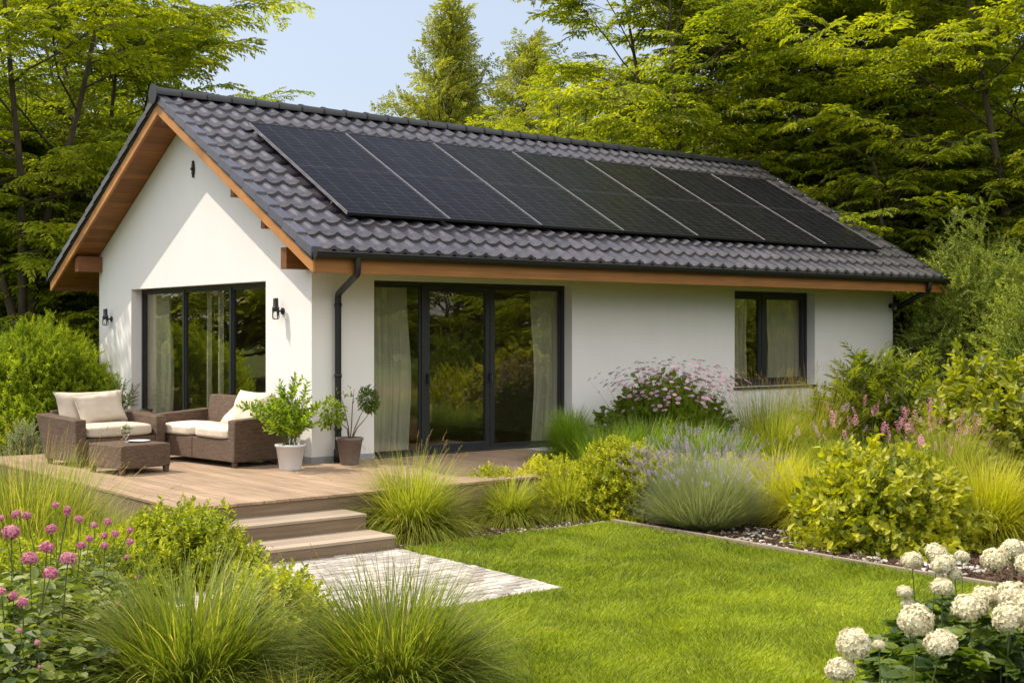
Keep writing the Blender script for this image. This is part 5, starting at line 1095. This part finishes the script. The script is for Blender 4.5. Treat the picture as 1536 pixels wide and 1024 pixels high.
# ------------------------------------------------------------------ trees
TR = {}
TR['ash'] = dict(H=13, R=4.4, base=2.0, limbs=44, sprays=4.1, stems=3, rise=.8, flat=.86)
TR['ash2'] = dict(H=12, R=4.8, base=1.6, limbs=44, sprays=4.1, stems=4, rise=.7, flat=.88)
TR['tall'] = dict(H=15, R=4.0, base=1.5, limbs=50, sprays=4.1, stems=1, rise=.7, flat=.88, prof='oval')
TR['cone'] = dict(H=11.8, R=5.0, base=1.0, limbs=110, sprays=4.1, stems=1, rise=1.25, flat=.5, prof='cone', spray_s=.75)
TR['hedge'] = dict(H=5.0, R=3.2, base=.2, limbs=40, sprays=4.0, stems=4, rise=.7, flat=.8)
TR['under'] = dict(H=6.0, R=3.0, base=.5, limbs=34, sprays=4.1, stems=3, rise=.7, flat=.88)
first = {}
def tree(kind, u, D, label, lm, seed=0, s=1.0, rz=0.0, dz=-.15, name="tree", loc=None, group="trees behind the house"):
    p = at(u, D) if loc is None else np.array([*loc, 0.]); key = (kind, lm.name)
    if kind not in first: first[kind] = make_tree(name, label, "tree", group, 100 + len(first), lm, (p[0], p[1], dz), **TR[kind]); o = first[kind]; o['_k'] = 1; del o['_k']
    else: o = dup(first[kind], (p[0], p[1], dz), rz, None, label, group)
    if key not in meshes:
        c = [k for k in scene.objects if k.parent == o and k.name.startswith("crown")][0]
        if kind in first and first[kind] is not o: me = c.data.copy(); me.materials[0] = lm; meshes[key] = me
        else: meshes[key] = c.data
    c = [k for k in scene.objects if k.parent == o and k.name.startswith("crown")][0]; c.data = meshes[key]
    o.name = name; o.rotation_euler = (0, 0, rz); o.scale = (s, s, s); return o
meshes = {}
tree('ash', 35, 27, "tall multi stemmed tree at the left edge, its dark trunk beside the frame", lf_tree_y, s=1.0)
tree('ash2', 160, 33, "spreading tree left of the roof peak, branches open against the sky", lf_tree_y, s=1.0, rz=1.0)
tree('ash', 110, 41, "tree behind the two left ones, its crown filling the gap between them", lf_tree, s=1.15, rz=2.2)
tree('ash2', 320, 44, "lower light green tree whose crown rises just above the left roof slope", lf_tree_y, s=.78, rz=4.0)
tree('under', 200, 28.5, "bright low tree with yellow lit branches touching the left roof edge", lf_tree_y, s=.85, rz=.5)
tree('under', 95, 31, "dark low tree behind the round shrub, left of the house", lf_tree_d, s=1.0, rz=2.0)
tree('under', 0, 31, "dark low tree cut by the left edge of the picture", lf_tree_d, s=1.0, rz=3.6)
tree('under', 125, 29.5, "bright low tree behind the round shrub, nearest the gable's left corner", lf_tree_y, s=1.05, rz=.9)
tree('under', 1335, 27.5, "bright low tree peering over the roof's far right corner", lf_tree_y, s=.95, rz=3.9)
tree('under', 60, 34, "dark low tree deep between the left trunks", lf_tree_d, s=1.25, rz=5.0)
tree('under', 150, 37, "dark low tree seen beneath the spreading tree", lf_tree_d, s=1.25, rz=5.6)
tree('cone', 655, 41, "pale green pointed tree standing alone against the sky above the ridge", lf_tree_p, s=1.0, name="conifer")
tree('cone', 748, 43, "second pale pointed tree, half hidden by the big bright tree", lf_tree_p, s=1.0, rz=2, name="conifer")
tree('cone', 708, 45, "pale tree filling the gap between the two pointed trees", lf_tree_p, s=.98, rz=3.3, name="conifer")
tree('cone', 600, 43, "low pale tree top just showing over the ridge, left of the pointed trees", lf_tree_p, s=.68, rz=1, name="conifer")
tree('ash2', 838, 35, "low bright yellow green tree just above the middle of the ridge", lf_tree_y, s=.76, rz=3.0)
tree('ash', 1050, 31, "big bright multi stemmed tree behind the middle of the roof", lf_tree_y, s=.98, rz=1.5)
tree('ash2', 1160, 37, "broad green tree right of the big bright one, behind the roof", lf_tree, s=1.15, rz=2.6)
tree('tall', 1215, 33, "tall dark trunked tree behind the right end of the ridge", lf_tree_y, s=.95, rz=0)
tree('tall', 1290, 37, "tall tree with deep green crown behind the roof's right slope", lf_tree, s=1.0, rz=2.1)
tree('tall', 1395, 30, "tall tree with layered branches right of the house", lf_tree_y, s=.95, rz=4.0)
tree('ash', 1530, 27, "large tree with yellow layered boughs at the right edge", lf_tree_y, s=.98, rz=5.2)
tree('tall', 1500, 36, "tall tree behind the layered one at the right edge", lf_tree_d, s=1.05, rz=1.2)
tree('under', 1340, 29, "dark low tree behind the right end of the house", lf_tree, s=1.0, rz=1.1)
tree('under', 1440, 31, "low tree between the willow shrub and the tall trees", lf_tree, s=1.05, rz=2.9)
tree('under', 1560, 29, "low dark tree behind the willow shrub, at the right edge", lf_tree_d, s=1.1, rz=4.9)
tree('under', 1225, 32, "low tree glimpsed over the roof's right slope", lf_tree_y, s=1.15, rz=4.9)
r = np.random.default_rng(77)
for i, u in enumerate((-60, 20, 95, 160, 235, 850, 960, 1120, 1290, 1450, 1540, 1620)):
    tree(('ash', 'under', 'ash2', 'under', 'tall')[i % 5], u, 50 + r.uniform(-3, 6), "dim tree of the farthest row, showing only in gaps between nearer trees", (lf_tree_d, lf_tree)[i % 2], s=(1.0, 1.6, 1.0, 1.6, .9)[i % 5] * (0.72 if 180 < u < 300 else 1), rz=r.uniform(0, 6), group="farthest row of trees")
for i, (x, y) in enumerate(((14.5, -10), (13.5, -15), (10.5, -19.5), (19, -8.5), (6.5, -23), (18, -16), (14, -22), (24, -9))):
    tree('hedge', 0, 0, "tree beyond the lawn on the right, seen only mirrored in the glass door", (lf_tree_y, lf_tree)[i % 2], s=(1.0, .85, 1.1, .9)[i % 4], rz=i * 1.3, loc=(x, y), group="trees mirrored in the glass")
for i, (x, y) in enumerate(((-14, 20), (-19, 15), (-12, 27), (-17, 30), (-24, 22))):
    tree('hedge', 0, 0, "tree left of the garden, seen only mirrored in the gable window", (lf_tree_y, lf_tree)[i % 2], s=(1.2, 1.0)[i % 2], rz=i * 1.7, loc=(x, y), group="trees mirrored in the gable window")
